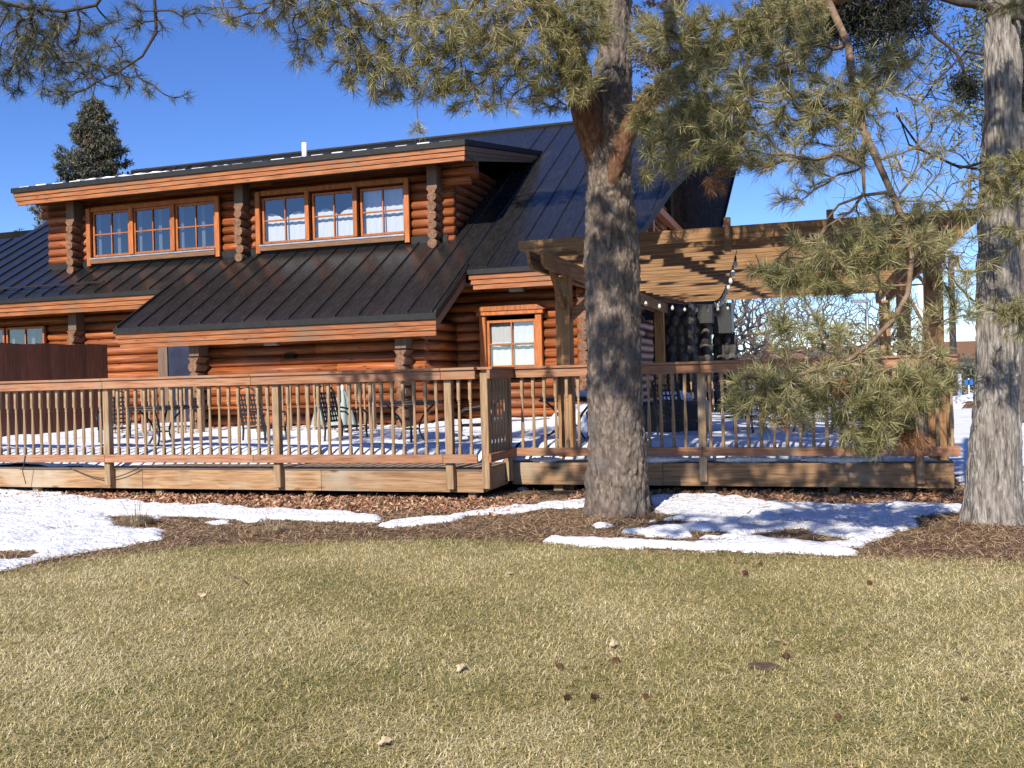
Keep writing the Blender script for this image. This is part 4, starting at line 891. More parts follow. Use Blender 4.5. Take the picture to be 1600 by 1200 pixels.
# drooping branches on the right
droops = [[(1295, 5, 8.4, .035), (1325, 70, 8.1, .032), (1335, 150, 7.9, .032), (1350, 205, 7.8, .030), (1372, 255, 7.7, .028), (1392, 300, 7.65, .026), (1408, 335, 7.6, .024), (1425, 400, 7.5, .022), (1418, 460, 7.45, .022), (1395, 500, 7.4, .02), (1355, 540, 7.35, .018), (1325, 563, 7.3, .016), (1260, 582, 7.3, .012), (1200, 600, 7.3, .008)],
          [(1350, 205, 7.8, .018), (1348, 260, 7.7, .015), (1350, 300, 7.7, .013), (1330, 330, 7.6, .011), (1290, 355, 7.6, .009)],
          [(1392, 300, 7.65, .016), (1350, 305, 7.6, .013), (1310, 320, 7.6, .010), (1290, 345, 7.6, .008)],
          [(1418, 460, 7.45, .014), (1450, 520, 7.4, .012), (1470, 570, 7.35, .009), (1440, 620, 7.3, .007)],
          [(240, -20, 8.7, .016), (244, 50, 8.7, .014), (222, 88, 8.6, .011), (185, 112, 8.6, .009), (150, 128, 8.6, .006)],
          [(-40, -5, 8.7, .02), (40, 12, 8.7, .018), (100, 18, 8.7, .015), (150, 8, 8.7, .015), (175, -30, 8.7, .016)]]
m = MB()
for L in droops[:4]:
    P, r = limbpath(L); Q = densify(P, 4); m.tube(Q-org, np.interp(np.linspace(0, 1, len(Q)), np.linspace(0, 1, len(r)), r), 7); nodes += list(Q[4:])
md = MB()
for L in droops[4:]:
    P, r = limbpath(L); Q = densify(P, 4); md.tube(Q-org, np.interp(np.linspace(0, 1, len(Q)), np.linspace(0, 1, len(r)), r), 6)
bl = [(620, 55, 8.6, 75, 58, 100), (700, 85, 8.6, 90, 68, 140), (780, 60, 8.7, 85, 68, 125), (600, 120, 8.5, 55, 38, 80), (690, 140, 8.6, 65, 30, 65), (815, 120, 8.9, 65, 45, 85), (740, 15, 8.8, 165, 40, 130), (545, 60, 8.4, 45, 50, 50), (470, 50, 8.3, 55, 55, 42), (500, 8, 8.4, 90, 30, 70), (385, 12, 8.2, 90, 22, 32), (860, 150, 9.2, 35, 38, 34), (895, 45, 8.8, 60, 55, 140), (878, 105, 8.9, 45, 28, 50), (930, 30, 8.8, 35, 40, 35), (650, 205, 8.5, 15, 12, 4), (540, 125, 8.4, 35, 25, 14), (760, 165, 8.6, 50, 18, 14),
      (1060, 55, 8.6, 80, 40, 120), (1130, 60, 8.5, 80, 40, 110), (1210, 30, 8.4, 80, 35, 100), (1010, 190, 8.9, 30, 40, 40), (905, 120, 8.9, 40, 40, 50), (1080, 150, 8.3, 78, 58, 145), (1055, 225, 8.2, 52, 48, 75), (1150, 175, 8.1, 95, 58, 135), (1190, 110, 8.3, 95, 52, 105), (1245, 85, 8.4, 60, 45, 75), (1275, 175, 8.0, 60, 55, 95), (1340, 165, 7.9, 50, 55, 75), (1130, 245, 8.1, 50, 30, 40), (1200, 240, 8.0, 70, 38, 55), (1262, 270, 7.9, 35, 35, 20), (1330, 235, 7.8, 50, 35, 32), (1385, 105, 8.0, 60, 50, 60), (1440, 205, 7.8, 55, 85, 30), (1010, 280, 8.3, 14, 18, 8), (1235, 310, 7.9, 25, 15, 7),
      (1290, 395, 7.7, 90, 40, 95), (1365, 380, 7.6, 62, 50, 75), (1232, 430, 7.6, 50, 28, 42), (1440, 385, 7.6, 50, 60, 50), (1190, 425, 7.7, 28, 18, 14), (1300, 445, 7.6, 90, 22, 55), (1240, 505, 7.5, 60, 45, 40), (1315, 530, 7.4, 60, 30, 30), (1500, 440, 7.5, 38, 90, 34), (1425, 520, 7.4, 60, 55, 30), (1400, 330, 7.7, 90, 25, 40),
      (1200, 605, 7.4, 60, 38, 95), (1290, 612, 7.4, 88, 50, 140), (1380, 615, 7.3, 88, 50, 135), (1452, 598, 7.3, 45, 38, 60), (1355, 675, 7.3, 58, 36, 75), (1148, 630, 7.5, 24, 22, 22), (1240, 650, 7.4, 60, 26, 42), (1395, 668, 7.3, 40, 24, 42)]
P1 = blobpts(bl)
P2 = blobw([(x_, y_, z_, .75, .65, .35, n_) for x_, y_, z_, n_ in ((-2.3, 3.8, 6, 80), (-1.2, 3.6, 6, 95), (-.2, 3.3, 6, 100), (1.0, 3.4, 6, 60), (-1.7, 1.0, 6, 60), (-.9, .6, 6, 60),  # out-of-view foliage added to throw dappled shade on deck, snow and roof
            (-.6, 5.8, 5.7, 60), (.5, 5.7, 5.8, 85), (1.7, 5.6, 5.9, 100), (2.8, 5.4, 5.9, 90), (2.8, 4.4, 6.1, 40), (-3.5, 6.2, 5.3, 110), (-2.6, 7.0, 5.3, 60), (-.9, 4.8, 5.9, 50), (.1, 4.5, 5.9, 50),
            (-2.8, 10.3, 11.4, 120), (-1.4, 10.6, 11.2, 130), (-.2, 10.4, 10.6, 120), (-.8, 9.2, 9.6, 90), (1.4, 9.6, 10.6, 110), (2.6, 9.0, 9.8, 90))])
A, par, leaf, nb = grow(nodes, np.vstack([P1, P2]), .08, .03)
skeleton_mesh(m, A, par, nb, r0=.0026, pw=.40, rmax=.022, org=org); m.obj('twigs', 'twig', pine, True)
ok = par >= 0; idx = np.where(ok)[0]; D = A[idx]-A[par[idx]]; C = A[idx]; D[:, 2] += .02
isleaf = np.isin(idx, leaf); out = C[:, 1] < 7.0; hid = (C[:, 2] > 4.75+.3*(C[:, 1] > 8.2)) & (C[:, 2] > CH+.42*C[:, 1])
dry = np.zeros(len(C), bool)
for px, py, Y, rr in ((1120, 290, 8.1, .22), (1425, 690, 7.3, .18), (1300, 600, 7.3, .12), (1220, 665, 7.4, .1)): dry |= np.linalg.norm(C-at(px, py, Y), axis=1) < rr
m = MB(); s = isleaf & ~hid & ~dry; tufts(m, C[s], D[s], 42, .128, .0040, org=org, back=.10)
s = ~isleaf & ~hid & ~dry & (rng.random(len(C)) < .3); tufts(m, C[s], D[s], 18, .10, .0040, org=org)
s = hid & isleaf; tufts(m, C[s], D[s], 44, .14, .010, org=org); m.obj('needles', 'needle', pine)  # needles out of view are broadened for denser shade
m = MB(); s = dry & isleaf; C2 = np.vstack([C[s], blobpts([(1120, 290, 8.1, 25, 12, 8), (1425, 690, 7.3, 22, 16, 14)])]); D2 = np.vstack([D[s], np.tile([[.3, 0, -.8]], (22, 1))]); tufts(m, C2, D2, 50, .085, .0034, org=org); o = m.obj('needles', 'needle_dry', pine); o['label'] = 'dry orange needle tufts'
# boughs at the top left, their shade put into darker needle colour
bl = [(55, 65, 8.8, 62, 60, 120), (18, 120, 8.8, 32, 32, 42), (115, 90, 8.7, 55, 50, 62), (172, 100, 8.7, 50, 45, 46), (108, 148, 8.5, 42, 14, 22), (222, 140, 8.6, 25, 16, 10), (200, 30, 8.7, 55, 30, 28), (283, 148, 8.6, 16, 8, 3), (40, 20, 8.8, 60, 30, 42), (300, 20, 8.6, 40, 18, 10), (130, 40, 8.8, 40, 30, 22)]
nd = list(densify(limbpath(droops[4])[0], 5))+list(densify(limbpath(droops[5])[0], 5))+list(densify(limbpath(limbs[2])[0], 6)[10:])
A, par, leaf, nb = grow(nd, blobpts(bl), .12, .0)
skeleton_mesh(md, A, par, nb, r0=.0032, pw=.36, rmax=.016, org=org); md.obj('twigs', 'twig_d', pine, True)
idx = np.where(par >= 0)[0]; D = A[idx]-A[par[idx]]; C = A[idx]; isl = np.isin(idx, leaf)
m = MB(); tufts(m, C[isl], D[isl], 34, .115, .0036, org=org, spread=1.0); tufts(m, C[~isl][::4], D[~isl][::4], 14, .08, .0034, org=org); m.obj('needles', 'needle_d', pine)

# ---- the shaggy barked juniper at the right edge
J0 = gz(1552, 820); JY = J0[1]
jun = thing('juniper_tree', 'weathered juniper trunk with shaggy grey bark at the right edge', 'tree', tuple(J0), house=False)
tr = [(1551, 838, .27), (1551, 820, .262), (1551, 790, .245), (1552, 740, .235), (1553, 690, .225), (1556, 620, .205), (1559, 560, .198), (1560, 500, .197), (1561, 440, .190), (1560, 380, .178), (1562, 300, .170), (1565, 220, .160), (1565, 140, .150), (1566, 60, .143), (1567, 0, .14), (1570, -120, .12), (1572, -300, .08), (1575, -420, .04)]
bark_trunk([at(x, y, JY) for x, y, r in tr], [r*.90 for *_, r in tr], 'trunk', 'bark_j', jun, k=240, step=.012, amp=.024, fr=(15, 3.2), flare=.07, org=J0, seed=11)
jl = [[(1562, 20, JY, .04), (1530, 8, JY-.1, .035), (1500, 5, JY-.2, .03), (1450, -10, JY-.2, .025), (1380, -20, JY, .02)], [(1566, 40, JY, .03), (1590, 25, JY-.2, .03), (1620, 40, JY-.3, .02)],
      [(1560, 250, JY, .02), (1500, 262, JY+.1, .012), (1440, 235, JY+.1, .010), (1400, 180, JY+.1, .008)], [(1560, 270, JY, .016), (1490, 258, JY+.2, .011), (1420, 226, JY+.1, .008), (1400, 168, JY, .006)],
      [(1565, 90, JY, .02), (1510, 80, JY+.2, .012), (1460, 130, JY+.2, .009), (1440, 160, JY+.2, .006)], [(1560, 480, JY, .015), (1520, 470, JY-.1, .01), (1490, 440, JY-.2, .008), (1470, 400, JY-.2, .005)]]
m = MB(); nd = []
for L in jl: P, r = limbpath(L); Q = densify(P, 4); m.tube(Q-J0, np.interp(np.linspace(0, 1, len(Q)), np.linspace(0, 1, len(r)), r), 6); nd += list(Q[2:])
bl = [(1470, 180, JY+.1, 70, 130, 130), (1440, 60, JY+.2, 60, 60, 45), (1500, 300, JY, 45, 45, 30), (1500, 420, JY-.2, 40, 60, 25)]
A, par, leaf, nb = grow(nd, blobpts(bl), .06, .02); skeleton_mesh(m, A, par, nb, r0=.0013, pw=.36, rmax=.006, k=4, org=J0); m.obj('twigs', 'twig_d', jun, True)
# dark scale foliage, clumps of small leaves
bl = [(1210, 25, 10.3, 40, 35, 120), (1290, 35, 10.2, 60, 40, 220), (1370, 50, 10.1, 45, 50, 170), (1330, 10, 10.2, 100, 25, 200), (1420, 25, 10, 45, 35, 110), (1400, 95, 10, 25, 18, 30), (1510, 135, 9.6, 22, 18, 50), (1590, 130, 9, 25, 40, 60), (1600, 30, 9, 30, 40, 60), (1540, -30, 9.5, 60, 25, 60)]
nd2 = [at(1600-40*t, -40+3*t, 10-.02*t) for t in range(0, 12)]; Pj = blobpts(bl); A, par, leaf, nb = grow(nd2, Pj, .12, 0)
m = MB(); skeleton_mesh(m, A, par, nb, r0=.004, pw=.38, rmax=.03, k=5, org=J0); m.obj('twigs', 'twig_d', jun, True)
lf = A[leaf]; c = np.repeat(lf, 26, 0)+rng.normal(0, .042, (len(lf)*26, 3))*np.array([1, 1, 1.5]); 
def leafcloud(c, L, w, org, name, mat, parent):
    n = len(c); d = rng.normal(0, 1, (n, 3)); d /= np.linalg.norm(d, axis=1)[:, None]; s = np.cross(d, rng.normal(0, 1, (n, 3))); s /= np.linalg.norm(s, axis=1)[:, None]; l = L*(.5+rng.random(n))[:, None]
    V = np.stack([c-s*w/2, c+s*w/2, c+d*l], 1).reshape(-1, 3)-np.array(org); m = MB(); m.add(V, tris=np.arange(3*n).reshape(-1, 3)); return m.obj(name, mat, parent)
leafcloud(c, .045, .016, J0, 'foliage', 'juniper', jun)
# pale needled boughs crossing the juniper trunk belong to another pine just out of frame
p2 = thing('pine_bough', 'small green pine boughs crossing the grey juniper trunk', 'bough', tuple(at(1720, 250, 7.6)), house=False)
o2 = at(1720, 250, 7.6); nd = list(densify([at(1720, 250, 7.6), at(1650, 262, 7.6), at(1590, 268, 7.6), at(1540, 285, 7.7)], 5))+list(densify([at(1650, 262, 7.6), at(1640, 420, 7.6), at(1600, 480, 7.6), at(1560, 490, 7.6)], 5))+list(densify([at(1650, 262, 7.6), at(1640, 60, 7.6), at(1590, 10, 7.7)], 5))
A, par, leaf, nb = grow(nd, blobpts([(1560, 290, 7.7, 50, 50, 85), (1600, 260, 7.6, 30, 40, 40), (1510, 325, 7.7, 30, 22, 18), (1550, 490, 7.7, 60, 26, 26), (1590, 500, 7.6, 25, 40, 24), (1580, 10, 7.8, 50, 18, 30), (1580, 370, 7.7, 25, 30, 14)]), .1, .02)
m = MB(); m.tube(densify([at(1720, 250, 7.6), at(1650, 262, 7.6), at(1590, 268, 7.6), at(1540, 285, 7.7)], 4)-o2, .012, 6); skeleton_mesh(m, A, par, nb, r0=.0028, pw=.4, rmax=.012, org=o2); m.obj('twigs', 'twig', p2, True)
idx = np.where(par >= 0)[0]; D = A[idx]-A[par[idx]]; C = A[idx]; isl = np.isin(idx, leaf); m = MB(); tufts(m, C[isl], D[isl], 44, .095, .0034, org=o2); m.obj('needles', 'needle', p2)
# ---- trunk standing far behind at the right margin
F0 = gz(1618, 664); t = thing('pine_tree', 'dark straight trunk standing on the snow beyond the juniper', 'tree', tuple(F0), house=False)
P = [F0+np.array([0, 0, z])+np.array([.05*math.sin(z), 0, 0]) for z in np.linspace(-.1, 9, 12)]; m = MB(); m.tube(densify(P, 3)-F0, np.linspace(.36, .15, 34), 12); m.obj('trunk', 'bark', t, True)
c = F0+np.array([0, 0, 8.5])+rng.normal(0, 1, (5000, 3))*np.array([1.0, 1.2, 1.2]); leafcloud(c, .3, .05, F0, 'crown', 'needle_d', t)

# ---- spruce behind the house, loaded with cones near its top
S0 = np.array([at(148, 150, 33)[0], 33., 0.]); top = at(148, 150, 33)[2]; ax = at(148, 150, 33)
sp = thing('spruce_tree', 'cone laden spruce rising behind the left end of the long dormer', 'tree', tuple(S0), house=False)
m = MB(); m.tube([(0, 0, -.1), (0, 0, top*.5), (0, 0, top)], [.26, .16, .02], 8); m.obj('trunk', 'twig_d', sp, True)
C = []; mb = MB(); z = 1.5
while z < top-.1:
    dz_ = top-z; rmax = .74*dz_**.82; nbr = 6
    for k in range(nbr):
        a = rng.random()*2*math.pi; L = rmax*(.55+.5*rng.random()); upc = .12; n = int(6+L*16)
        u = np.linspace(.12, 1, n); x = L*u; zz = z-.28*L*np.sin(u*1.9)+.25*L*u**3
        p = np.stack([np.cos(a)*x, np.sin(a)*x, zz], -1); mb.tube(p[::3], .012, 3, cap=False)
        side = rng.normal(0, 1, (n*5, 1))*(.10+.20*(1-np.repeat(u, 5)))[:, None]*min(1, L); q = np.repeat(p, 5, 0); q = q+side*np.array([-math.sin(a), math.cos(a), 0])+rng.normal(0, .035, (n*5, 3)); q[:, 2] -= np.abs(side[:, 0])*.35; C.append(q)
    z += .16+.03*dz_*rng.random()
mb.obj('branches', 'twig_d', sp); C = np.vstack(C); C = np.repeat(C, 4, 0)+rng.normal(0, .03, (len(C)*4, 3)); leafcloud(C+S0, .13, .042, S0, 'foliage', 'spruce', sp)
m = MB()
for i in range(420):
    dz_ = 2.6*rng.random()**1.3+.15; a = rng.random()*6.28; r = .5*dz_**.86*(.5+.55*rng.random()); x, y, z = r*math.cos(a), r*math.sin(a), top-dz_-.05
    m.lathe([(.008, 0), (.032, -.035), (.026, -.11), (.006, -.14)], (x, y, z), 5)
tag(m.obj('cones', 'cone', sp), kind='stuff')
# a dead brown conifer top showing right of the big trunk
q0 = at(1040, 60, 24); S1 = np.array([q0[0], 24., 0.]); t = thing('juniper_tree', 'brownish conifer top showing right of the big pine trunk behind the roof', 'tree', tuple(S1), house=False)
m = MB(); m.tube([(0, 0, 0), (0, 0, 12.5)], [.15, .03], 6); m.obj('trunk', 'twig_d', t)
C = []
for i in range(60):
    z = 8+5*rng.random(); L = (13.2-z)*.42*(.5+.5*rng.random()); a = rng.random()*6.28; u = np.linspace(.1, 1, 14); C.append(np.stack([np.cos(a)*L*u, np.sin(a)*L*u, z+.5*L*u], -1))
C = np.vstack(C); C = np.repeat(C, 14, 0)+rng.normal(0, .07, (len(C)*14, 3)); leafcloud(C+S1, .10, .04, S1, 'foliage', leafmat('brown_juniper_leaves', [(0, (.06, .05, .03)), (1, (.2, .14, .08))]), t)

# ---- bare trees beyond the deck
def bare(px, Y, h, w, n0, label, r=.22, lean=0, group='bare leafless trees beyond the deck'):
    b = np.array([at(px, 600, Y)[0], Y, 0.]); t = thing('bare_tree', label, 'tree', tuple(b), house=False, group=group)
    tr_ = [b+np.array([lean*u*h*.4, 0, u*h*.32]) for u in np.linspace(0, 1, 8)]; tops = tr_[3:]
    n = n0*3; q = rng.normal(0, 1, (n, 3)); q /= np.linalg.norm(q, axis=1)[:, None]; q *= (rng.random(n)**.36)[:, None]; P = b+np.array([lean*h*.3, 0, h*.58])+q*np.array([w/2, w/2, h*.42])
    A, par, leaf, nb = grow(tops, P, .035, -.01); m = MB(); skeleton_mesh(m, A, par, nb, r0=.0048*Y/45, pw=.50, rmax=r*.7, k=4, org=b); m.obj('branches', 'twig_g', t, True)
    m = MB(); m.tube(np.array(tr_)-b, np.linspace(r, r*.7, 8), 8); m.obj('trunk', 'twig_g', t, True)
bare(1120, 38, 6.6, 6.0, 420, 'leaning bare tree nearest the stone piers', .3, .3); bare(1185, 46, 6.2, 6.5, 420, 'round bare tree right of the leaning one', .18)
bare(1275, 50, 6.5, 6.5, 380, 'bare tree behind the middle of the pergola opening', .2); bare(1375, 60, 6.5, 7, 300, 'bare tree beside the tall parking lamp', .2)
bare(1010, 44, 8, 7, 200, 'bare tree mostly hidden by the stone piers', .25); bare(1440, 26, 11, 6, 110, 'tall bare tree with fine twigs left of the juniper trunk', .12, .05)
# ---- far things
def pole(px, Y, y0, label, mat, r, name='utility_pole', cat='pole'):
    zt = at(px, y0, Y)[2]; b = np.array([at(px, 580, Y)[0], Y, 0]); t = thing(name, label, cat, tuple(b), house=False)
    m = MB(); m.lathe([(r, 0), (r*.85, zt)], k=10); m.obj('shaft', mat, t, True); return t, zt
t, zt = pole(1490, 30, 392, 'pale tall pole between the pergola post and juniper', 'twig_g', .11); m = MB(); m.box(-.05, .25, -.06, .06, zt-.5, zt-.15, .02); m.obj('bracket', 'twig_d', t)
t, zt = pole(1441, 34, 440, 'pale pole showing just left of the front right pergola post', 'white', .10); m = MB(); m.box(-.25, .25, -.05, .05, zt-.4, zt-.3); m.obj('cross_arm', 'white', t)
t, zt = pole(1357, 46, 470, 'grey parking lamp with flat head beyond the pergola', 'steel', .07, 'street_lamp', 'lamp'); m = MB(); m.box(-.75, .1, -.15, .15, zt-.08, zt+.06, .03); m.obj('lamp_head', 'steel', t)
t, zt = pole(1262, 60, 505, 'thin distant lamp pole in the pergola opening', 'steel', .06, 'street_lamp', 'lamp'); m = MB(); m.box(-.5, .5, -.12, .12, zt-.06, zt+.06, .03); m.obj('lamp_head', 'steel', t)
def farhouse(px, Y, w, h, label, rm='trim_dark', dp=6):
    b = np.array([at(px, 580, Y)[0], Y, 0]); t = thing('far_house', label, 'house', tuple(b), house=False)
    m = MB(); m.box(-w/2, w/2, 0, dp, 0, h); m.obj('wall', 'bldg', t); m = MB()
    m.slab([(-w/2-.4, -.5, h-.1), (w/2+.4, -.5, h-.1), (w/2+.4, dp/2, h+dp*.25), (-w/2-.4, dp/2, h+dp*.25)][::-1], (0, 0, -.12)); m.slab([(-w/2-.4, dp+.5, h-.1), (-w/2-.4, dp/2, h+dp*.25), (w/2+.4, dp/2, h+dp*.25), (w/2+.4, dp+.5, h-.1)], (0, 0, -.12)); m.obj('roof', rm, t)
    for x in np.linspace(-w*.35, w*.35, 3):
        m = MB(); m.box(x-.45, x+.45, -.04, .0, h*.4, h*.75, .01); f = m.obj('window', 'white', t); m = MB(); m.box(x-.38, x+.38, -.055, -.042, h*.44, h*.71); m.obj('pane', 'navy', f)
    return t
farhouse(1310, 75, 9, 1.7, 'low brown roofed house in the distance beyond the deck'); farhouse(1540, 90, 10, 2.2, 'distant tan house behind the juniper trunk')
farhouse(1180, 85, 12, 1.4, 'pale low house far behind the round bare tree')
def shrub(px, Y, w, h, label, mat='juniper', nm='evergreen_shrub', n=2600):
    b = np.array([at(px, 590, Y)[0], Y, 0]); t = thing(nm, label, 'shrub', tuple(b), house=False)
    m = MB(); 
    for k in range(7): a = k*.9; m.tube([(0, 0, 0), (w*.25*math.cos(a), w*.25*math.sin(a), h*.7)], [.04, .015], 4)
    m.obj('stems', 'twig_d', t); q = rng.normal(0, 1, (n, 3)); q /= np.linalg.norm(q, axis=1)[:, None]; q *= (rng.random(n)**.4)[:, None]*(1+.25*np.sin(q[:, :1]*7)); c = b+np.array([0, 0, h*.52])+q*np.array([w/2, w/2, h*.5])
    leafcloud(c, .16, .07, b, 'foliage', mat, t)
shrub(1500, 42, 2.2, 1.7, 'dark evergreen shrub in the gap left of the juniper', 'spruce'); shrub(1520, 50, 2.6, 1.6, 'second evergreen shrub close to the juniper trunk', 'spruce'); shrub(1422, 55, 5, 1.5, 'wide evergreen shrub behind the pergola posts', 'spruce')
m = MB(); 
def mound(px, py, w, d, h, mat, label, name, Y=None):
    b = gz(px, py); k, q = 28, 10; v = []
    for i in range(q):
        u = i/(q-1)
        for j in range(k): a = 2*math.pi*j/k; e = 1+.14*math.sin(a*3+px)+.08*math.sin(a*7); rr = 1-u; v.append((w/2*rr*e*math.cos(a), d/2*rr*e*math.sin(a), h*(math.sin(u*math.pi/2)**1.0)*(1+.12*math.sin(a*5+u*9))-.05))
    ii = np.arange(q-1)[:, None]*k; jj = np.arange(k)[None]; m = MB(); m.add(v, quads=np.stack([ii+jj, ii+(jj+1) % k, ii+k+(jj+1) % k, ii+k+jj], -1).reshape(-1, 4)); o = m.obj(name, mat, None, True); o.location = tuple(b); return o
tag(mound(1545, 640, 4.5, 2.5, .55, 'snow', '', 'snow_bank'), 'ploughed white snow bank behind the juniper trunk', 'snow bank'); tag(mound(1515, 642, 1.3, .8, .32, 'mulch', '', 'soil_mound'), 'brown bare mound at the foot of the snow bank', 'mound')
tag(mound(1120, 604, 14, 5, 1.2, 'snow', '', 'snow_bank'), 'far white snow bank seen between the rear balusters', 'snow bank')
t = thing('sign_post', 'small white post beside a blue sign in the far gap', 'post', tuple(gz(1498, 632)), house=False); m = MB(); m.box(-.1, .1, -.05, .05, 0, 1.1, .01); m.obj('post', 'white', t)
t = thing('blue_sign', 'tiny blue sign on a stake beyond the snow', 'sign', tuple(gz(1514, 628)), house=False); m = MB(); m.box(-.02, .02, -.02, .02, 0, .9); m.obj('stake', 'white', t); m = MB(); m.box(-.16, .16, -.02, .0, .65, .85); m.obj('panel', 'blue', t)
# a distant line of woods
n = 26000; x = (rng.random(n)-.4)*420; y = 150+rng.random(n)*30; hh = 2.0+1.6*fbm2(x, y*0, .05, 3)+1.0*fbm2(x, y*0, .4, 2); c = np.stack([x, y, np.abs(hh)*rng.random(n)**.7+.0], -1)
o = leafcloud(c, 1.3, .5, (0, 0, 0), 'far_woods', leafmat('far_twigs', [(0, (.07, .065, .05)), (1, (.20, .17, .14))]), None); tag(o, 'low distant line of winter woods on the horizon', kind='stuff')
# ---- left background building with an exhaust fan
b = at(-20, 360, 27); b = np.array([b[0], 27., 0]); t = thing('far_building', 'grey roofed building behind the left end of the log house', 'building', tuple(b), house=False)
zt = at(10, 345, 27)[2]; m = MB(); m.box(-6, 1.3, 0, 6, 0, zt-.5); m.obj('wall', 'bldg', t); m = MB(); m.slab([(-6.3, -.3, zt-.55), (1.5, -.3, zt-.55), (1.35, 2.5, zt+.0), (-6.3, 2.5, zt+.15)][::-1], (0, 0, -.1)); m.box(-6.3, 1.4, 2.5, 6, zt-.35, zt-.08); m.obj('roof', pm('grey_shingle', [(.10, .11, .13), (.16, .17, .19)], ns=12, rgh=.9), t)
t = thing('exhaust_fan', 'round galvanised exhaust fan on the far grey roof', 'roof fan', (b[0]+.15, 26.6, zt-.55), house=False)
m = MB(); m.lathe([(.30, 0), (.30, .42), (.36, .42), (.36, .5), (.2, .62), (.01, .64)], k=20); m.obj('housing', 'steel', t, True); m = MB(); m.lathe([(.12, .64), (.14, .9), (.02, .95)], k=12); m.obj('cap', 'grey_light', t, True)

# ================================================================ PLANTS, CONES, LEAVES
def clump(px, py, r, h, n, label, mat='dry', lean=.9):
    b = gz(px, py); t = thing('dry_clump', label, 'dry plant', tuple(b), house=False, group='dried grass clumps on the planted strip')
    m = MB(); A_ = rng.random(n)*6.28; R1 = r*rng.random(n)**.6*.5
    for i in range(n):
        a, r1 = A_[i], R1[i]; hh = h*(.35+.65*rng.random()); o_ = r*lean*rng.random(); p0 = np.array([r1*math.cos(a), r1*math.sin(a), -.01]); p2 = p0+np.array([o_*math.cos(a), o_*math.sin(a), hh*(1-.5*o_/r)])
        p1 = (p0+p2)/2+np.array([0, 0, hh*.25]); w = .0025; s = np.array([-math.sin(a), math.cos(a), 0])*w
        m.add([p0-s, p0+s, p1+s, p1-s, p2], quads=[(0, 1, 2, 3)], tris=[(3, 2, 4)])
    m.obj('stems', mat, t)
    m = MB()
    for i in range(9): a = rng.random()*6.28; q = rng.random()*.08; H = h*(1.1+.9*rng.random()); m.tube([(0+q*math.cos(a), q*math.sin(a), 0), (1.6*q*math.cos(a), 1.6*q*math.sin(a), H*.6), (2.6*q*math.cos(a)+.02, 2.6*q*math.sin(a), H)], [.003, .0025, .0015], 4)
    m.obj('stalks', 'dry', t)
clump(218, 826, .20, .20, 900, 'rounded dry grass clump ringed by snow at left'); clump(432, 836, .16, .14, 420, 'small dry grass clump below the deck middle'); clump(860, 762, .26, .15, 420, 'low dead plant at the inner deck corner', 'litter')
clump(395, 842, .14, .08, 250, 'flattened dead plant left of the small dry clump', 'litter')
cones = [(964, 1040, 'left'), (935, 1096, ''), (882, 1096, ''), (1010, 1093, ''), (874, 1050, ''), (1167, 900, ''), (1191, 886, ''), (1229, 1034, ''), (1357, 917, ''), (1310, 1128, ''), (1500, 1098, '')]
cl = ['pine cone above the row of three on the straw lawn', 'middle pine cone of the row of three on the lawn', 'leftmost pine cone of the row of three on the lawn', 'rightmost pine cone of the row of three on the lawn', 'pine cone left of the one above the row of three', 'pine cone near the snow edge right of the trunk', 'small pine cone closest to the snow right of the trunk', 'pine cone beside the bare soil spot on the lawn', 'pine cone in the lawn below the shaded right corner', 'pine cone low on the lawn right of the bare spot', 'pine cone nearest the lower right corner']
def cone_mesh():
    m = MB(); H = .05
    for i in range(46):
        u = i/46; a = i*2.4; r = .020*math.sin(math.pi*(.15+.8*u))**.8; z = H*u; d = np.array([math.cos(a), math.sin(a), .35]); s = np.array([-math.sin(a), math.cos(a), 0])*.006; c = np.array([0, 0, z])
        m.add([c+d*r*.3-s*.6, c+d*r*.3+s*.6, c+d*r*1.25+s, c+d*r*1.25-s, c+d*r*1.1+np.array([0, 0, -.004])], quads=[(0, 1, 2, 3)], tris=[(3, 2, 4)])
    m.lathe([(.004, 0), (.011, .012), (.011, .03), (.003, .048)], k=8); return m.mesh('pine_cone', 'cone')
CM = cone_mesh()
for (x, y, _), lab in zip(cones, cl):
    o = bpy.data.objects.new('pine_cone', CM); COL.objects.link(o); p = gz(x, y); s_ = .62+.25*rng.random(); o.scale = (s_, s_, s_); o.location = (p[0], p[1], .016); o.rotation_euler = (1.4+rng.normal(0, .2), rng.normal(0, .3), rng.random()*6); tag(o, lab, 'pine cone', 'pine cones scattered on the lawn')
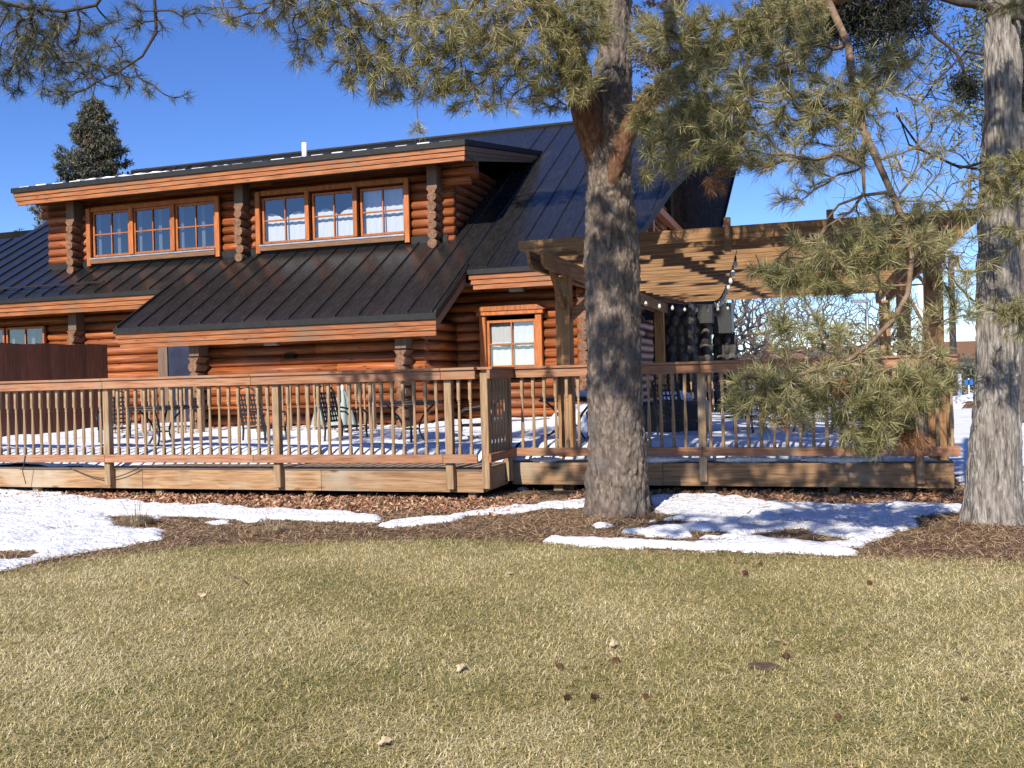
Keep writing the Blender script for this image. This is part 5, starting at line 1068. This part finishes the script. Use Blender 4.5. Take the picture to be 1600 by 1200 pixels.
ll = [(796, 900, 'pale fallen leaf on the lawn left of the snow tip'), (959, 1014, 'brown fallen leaf above the pine cones'), (720, 1052, 'small pale leaf left of the pine cones'), (315, 935, 'curled leaf on the left lawn'), (1220, 1010, 'tiny pale leaf on the right lawn'), (600, 1170, 'fallen leaf at the bottom of the lawn')]
for x, y, lab in ll:
    m = MB(); k = 12; v = [(0, 0, .004)]+[(.035*(1+.25*math.sin(3*a))*math.cos(a), .022*(1+.3*math.sin(5*a))*math.sin(a), .008*math.sin(2*a)+.006) for a in np.arange(k)*2*math.pi/k]; m.add(v, tris=[(0, 1+i, 1+(i+1) % k) for i in range(k)])
    o = m.obj('fallen_leaf', 'leafb'); p = gz(x, y); o.location = (p[0], p[1], .024); o.rotation_euler = (rng.normal(0, .2), rng.normal(0, .2), rng.random()*6); tag(o, lab, 'leaf', 'fallen leaves on the lawn')
m = MB(); m.lathe([(.085, 0), (.08, .012), (.05, .02), (.001, .022)][::-1][::-1], k=16); o = m.obj('soil_spot', 'mulch'); o.location = tuple(gz(1193, 1044)); o.scale = (1, .8, 1); tag(o, 'bare dark soil spot in the lawn beside a pine cone', 'soil')
for pts, lab in (([(362, 905), (374, 908), (382, 915), (376, 922)], 'curled grey twig on the left lawn'), ([(1140, 805), (1165, 800), (1190, 803), (1210, 798)], 'forked twig lying on the right snow'), ([(1150, 824), (1170, 810), (1180, 800)], 'straight thin twig on the right snow'), ([(380, 833), (480, 840), (560, 838)], 'long pale stem lying below the deck middle')):
    m = MB(); P = np.array([gz(x, y)+np.array([0, 0, .06 if y < 830 else .03]) for x, y in pts]); m.tube(densify(P, 3)-P[0], .004, 5); o = m.obj('fallen_twig', 'twig'); o.location = tuple(P[0]); tag(o, lab, 'twig')
# cable looping along the left skirt board
t = thing('cable', 'thin dark cable drooping over the left skirt board', 'cable', (-6.6, -.05, .4)); m = MB(); P = [(x, 0, -.14*math.sin(max(0, (x-.9)/1.1)*math.pi) if x > .9 else 0) for x in np.linspace(0, 2.0, 24)]; m.tube(P, .006, 5); m.tube([(.25, -.1, .17), (.2, -.1, -.05), (.18, -.03, -.22)], .006, 5); m.obj('wire', 'black', t)
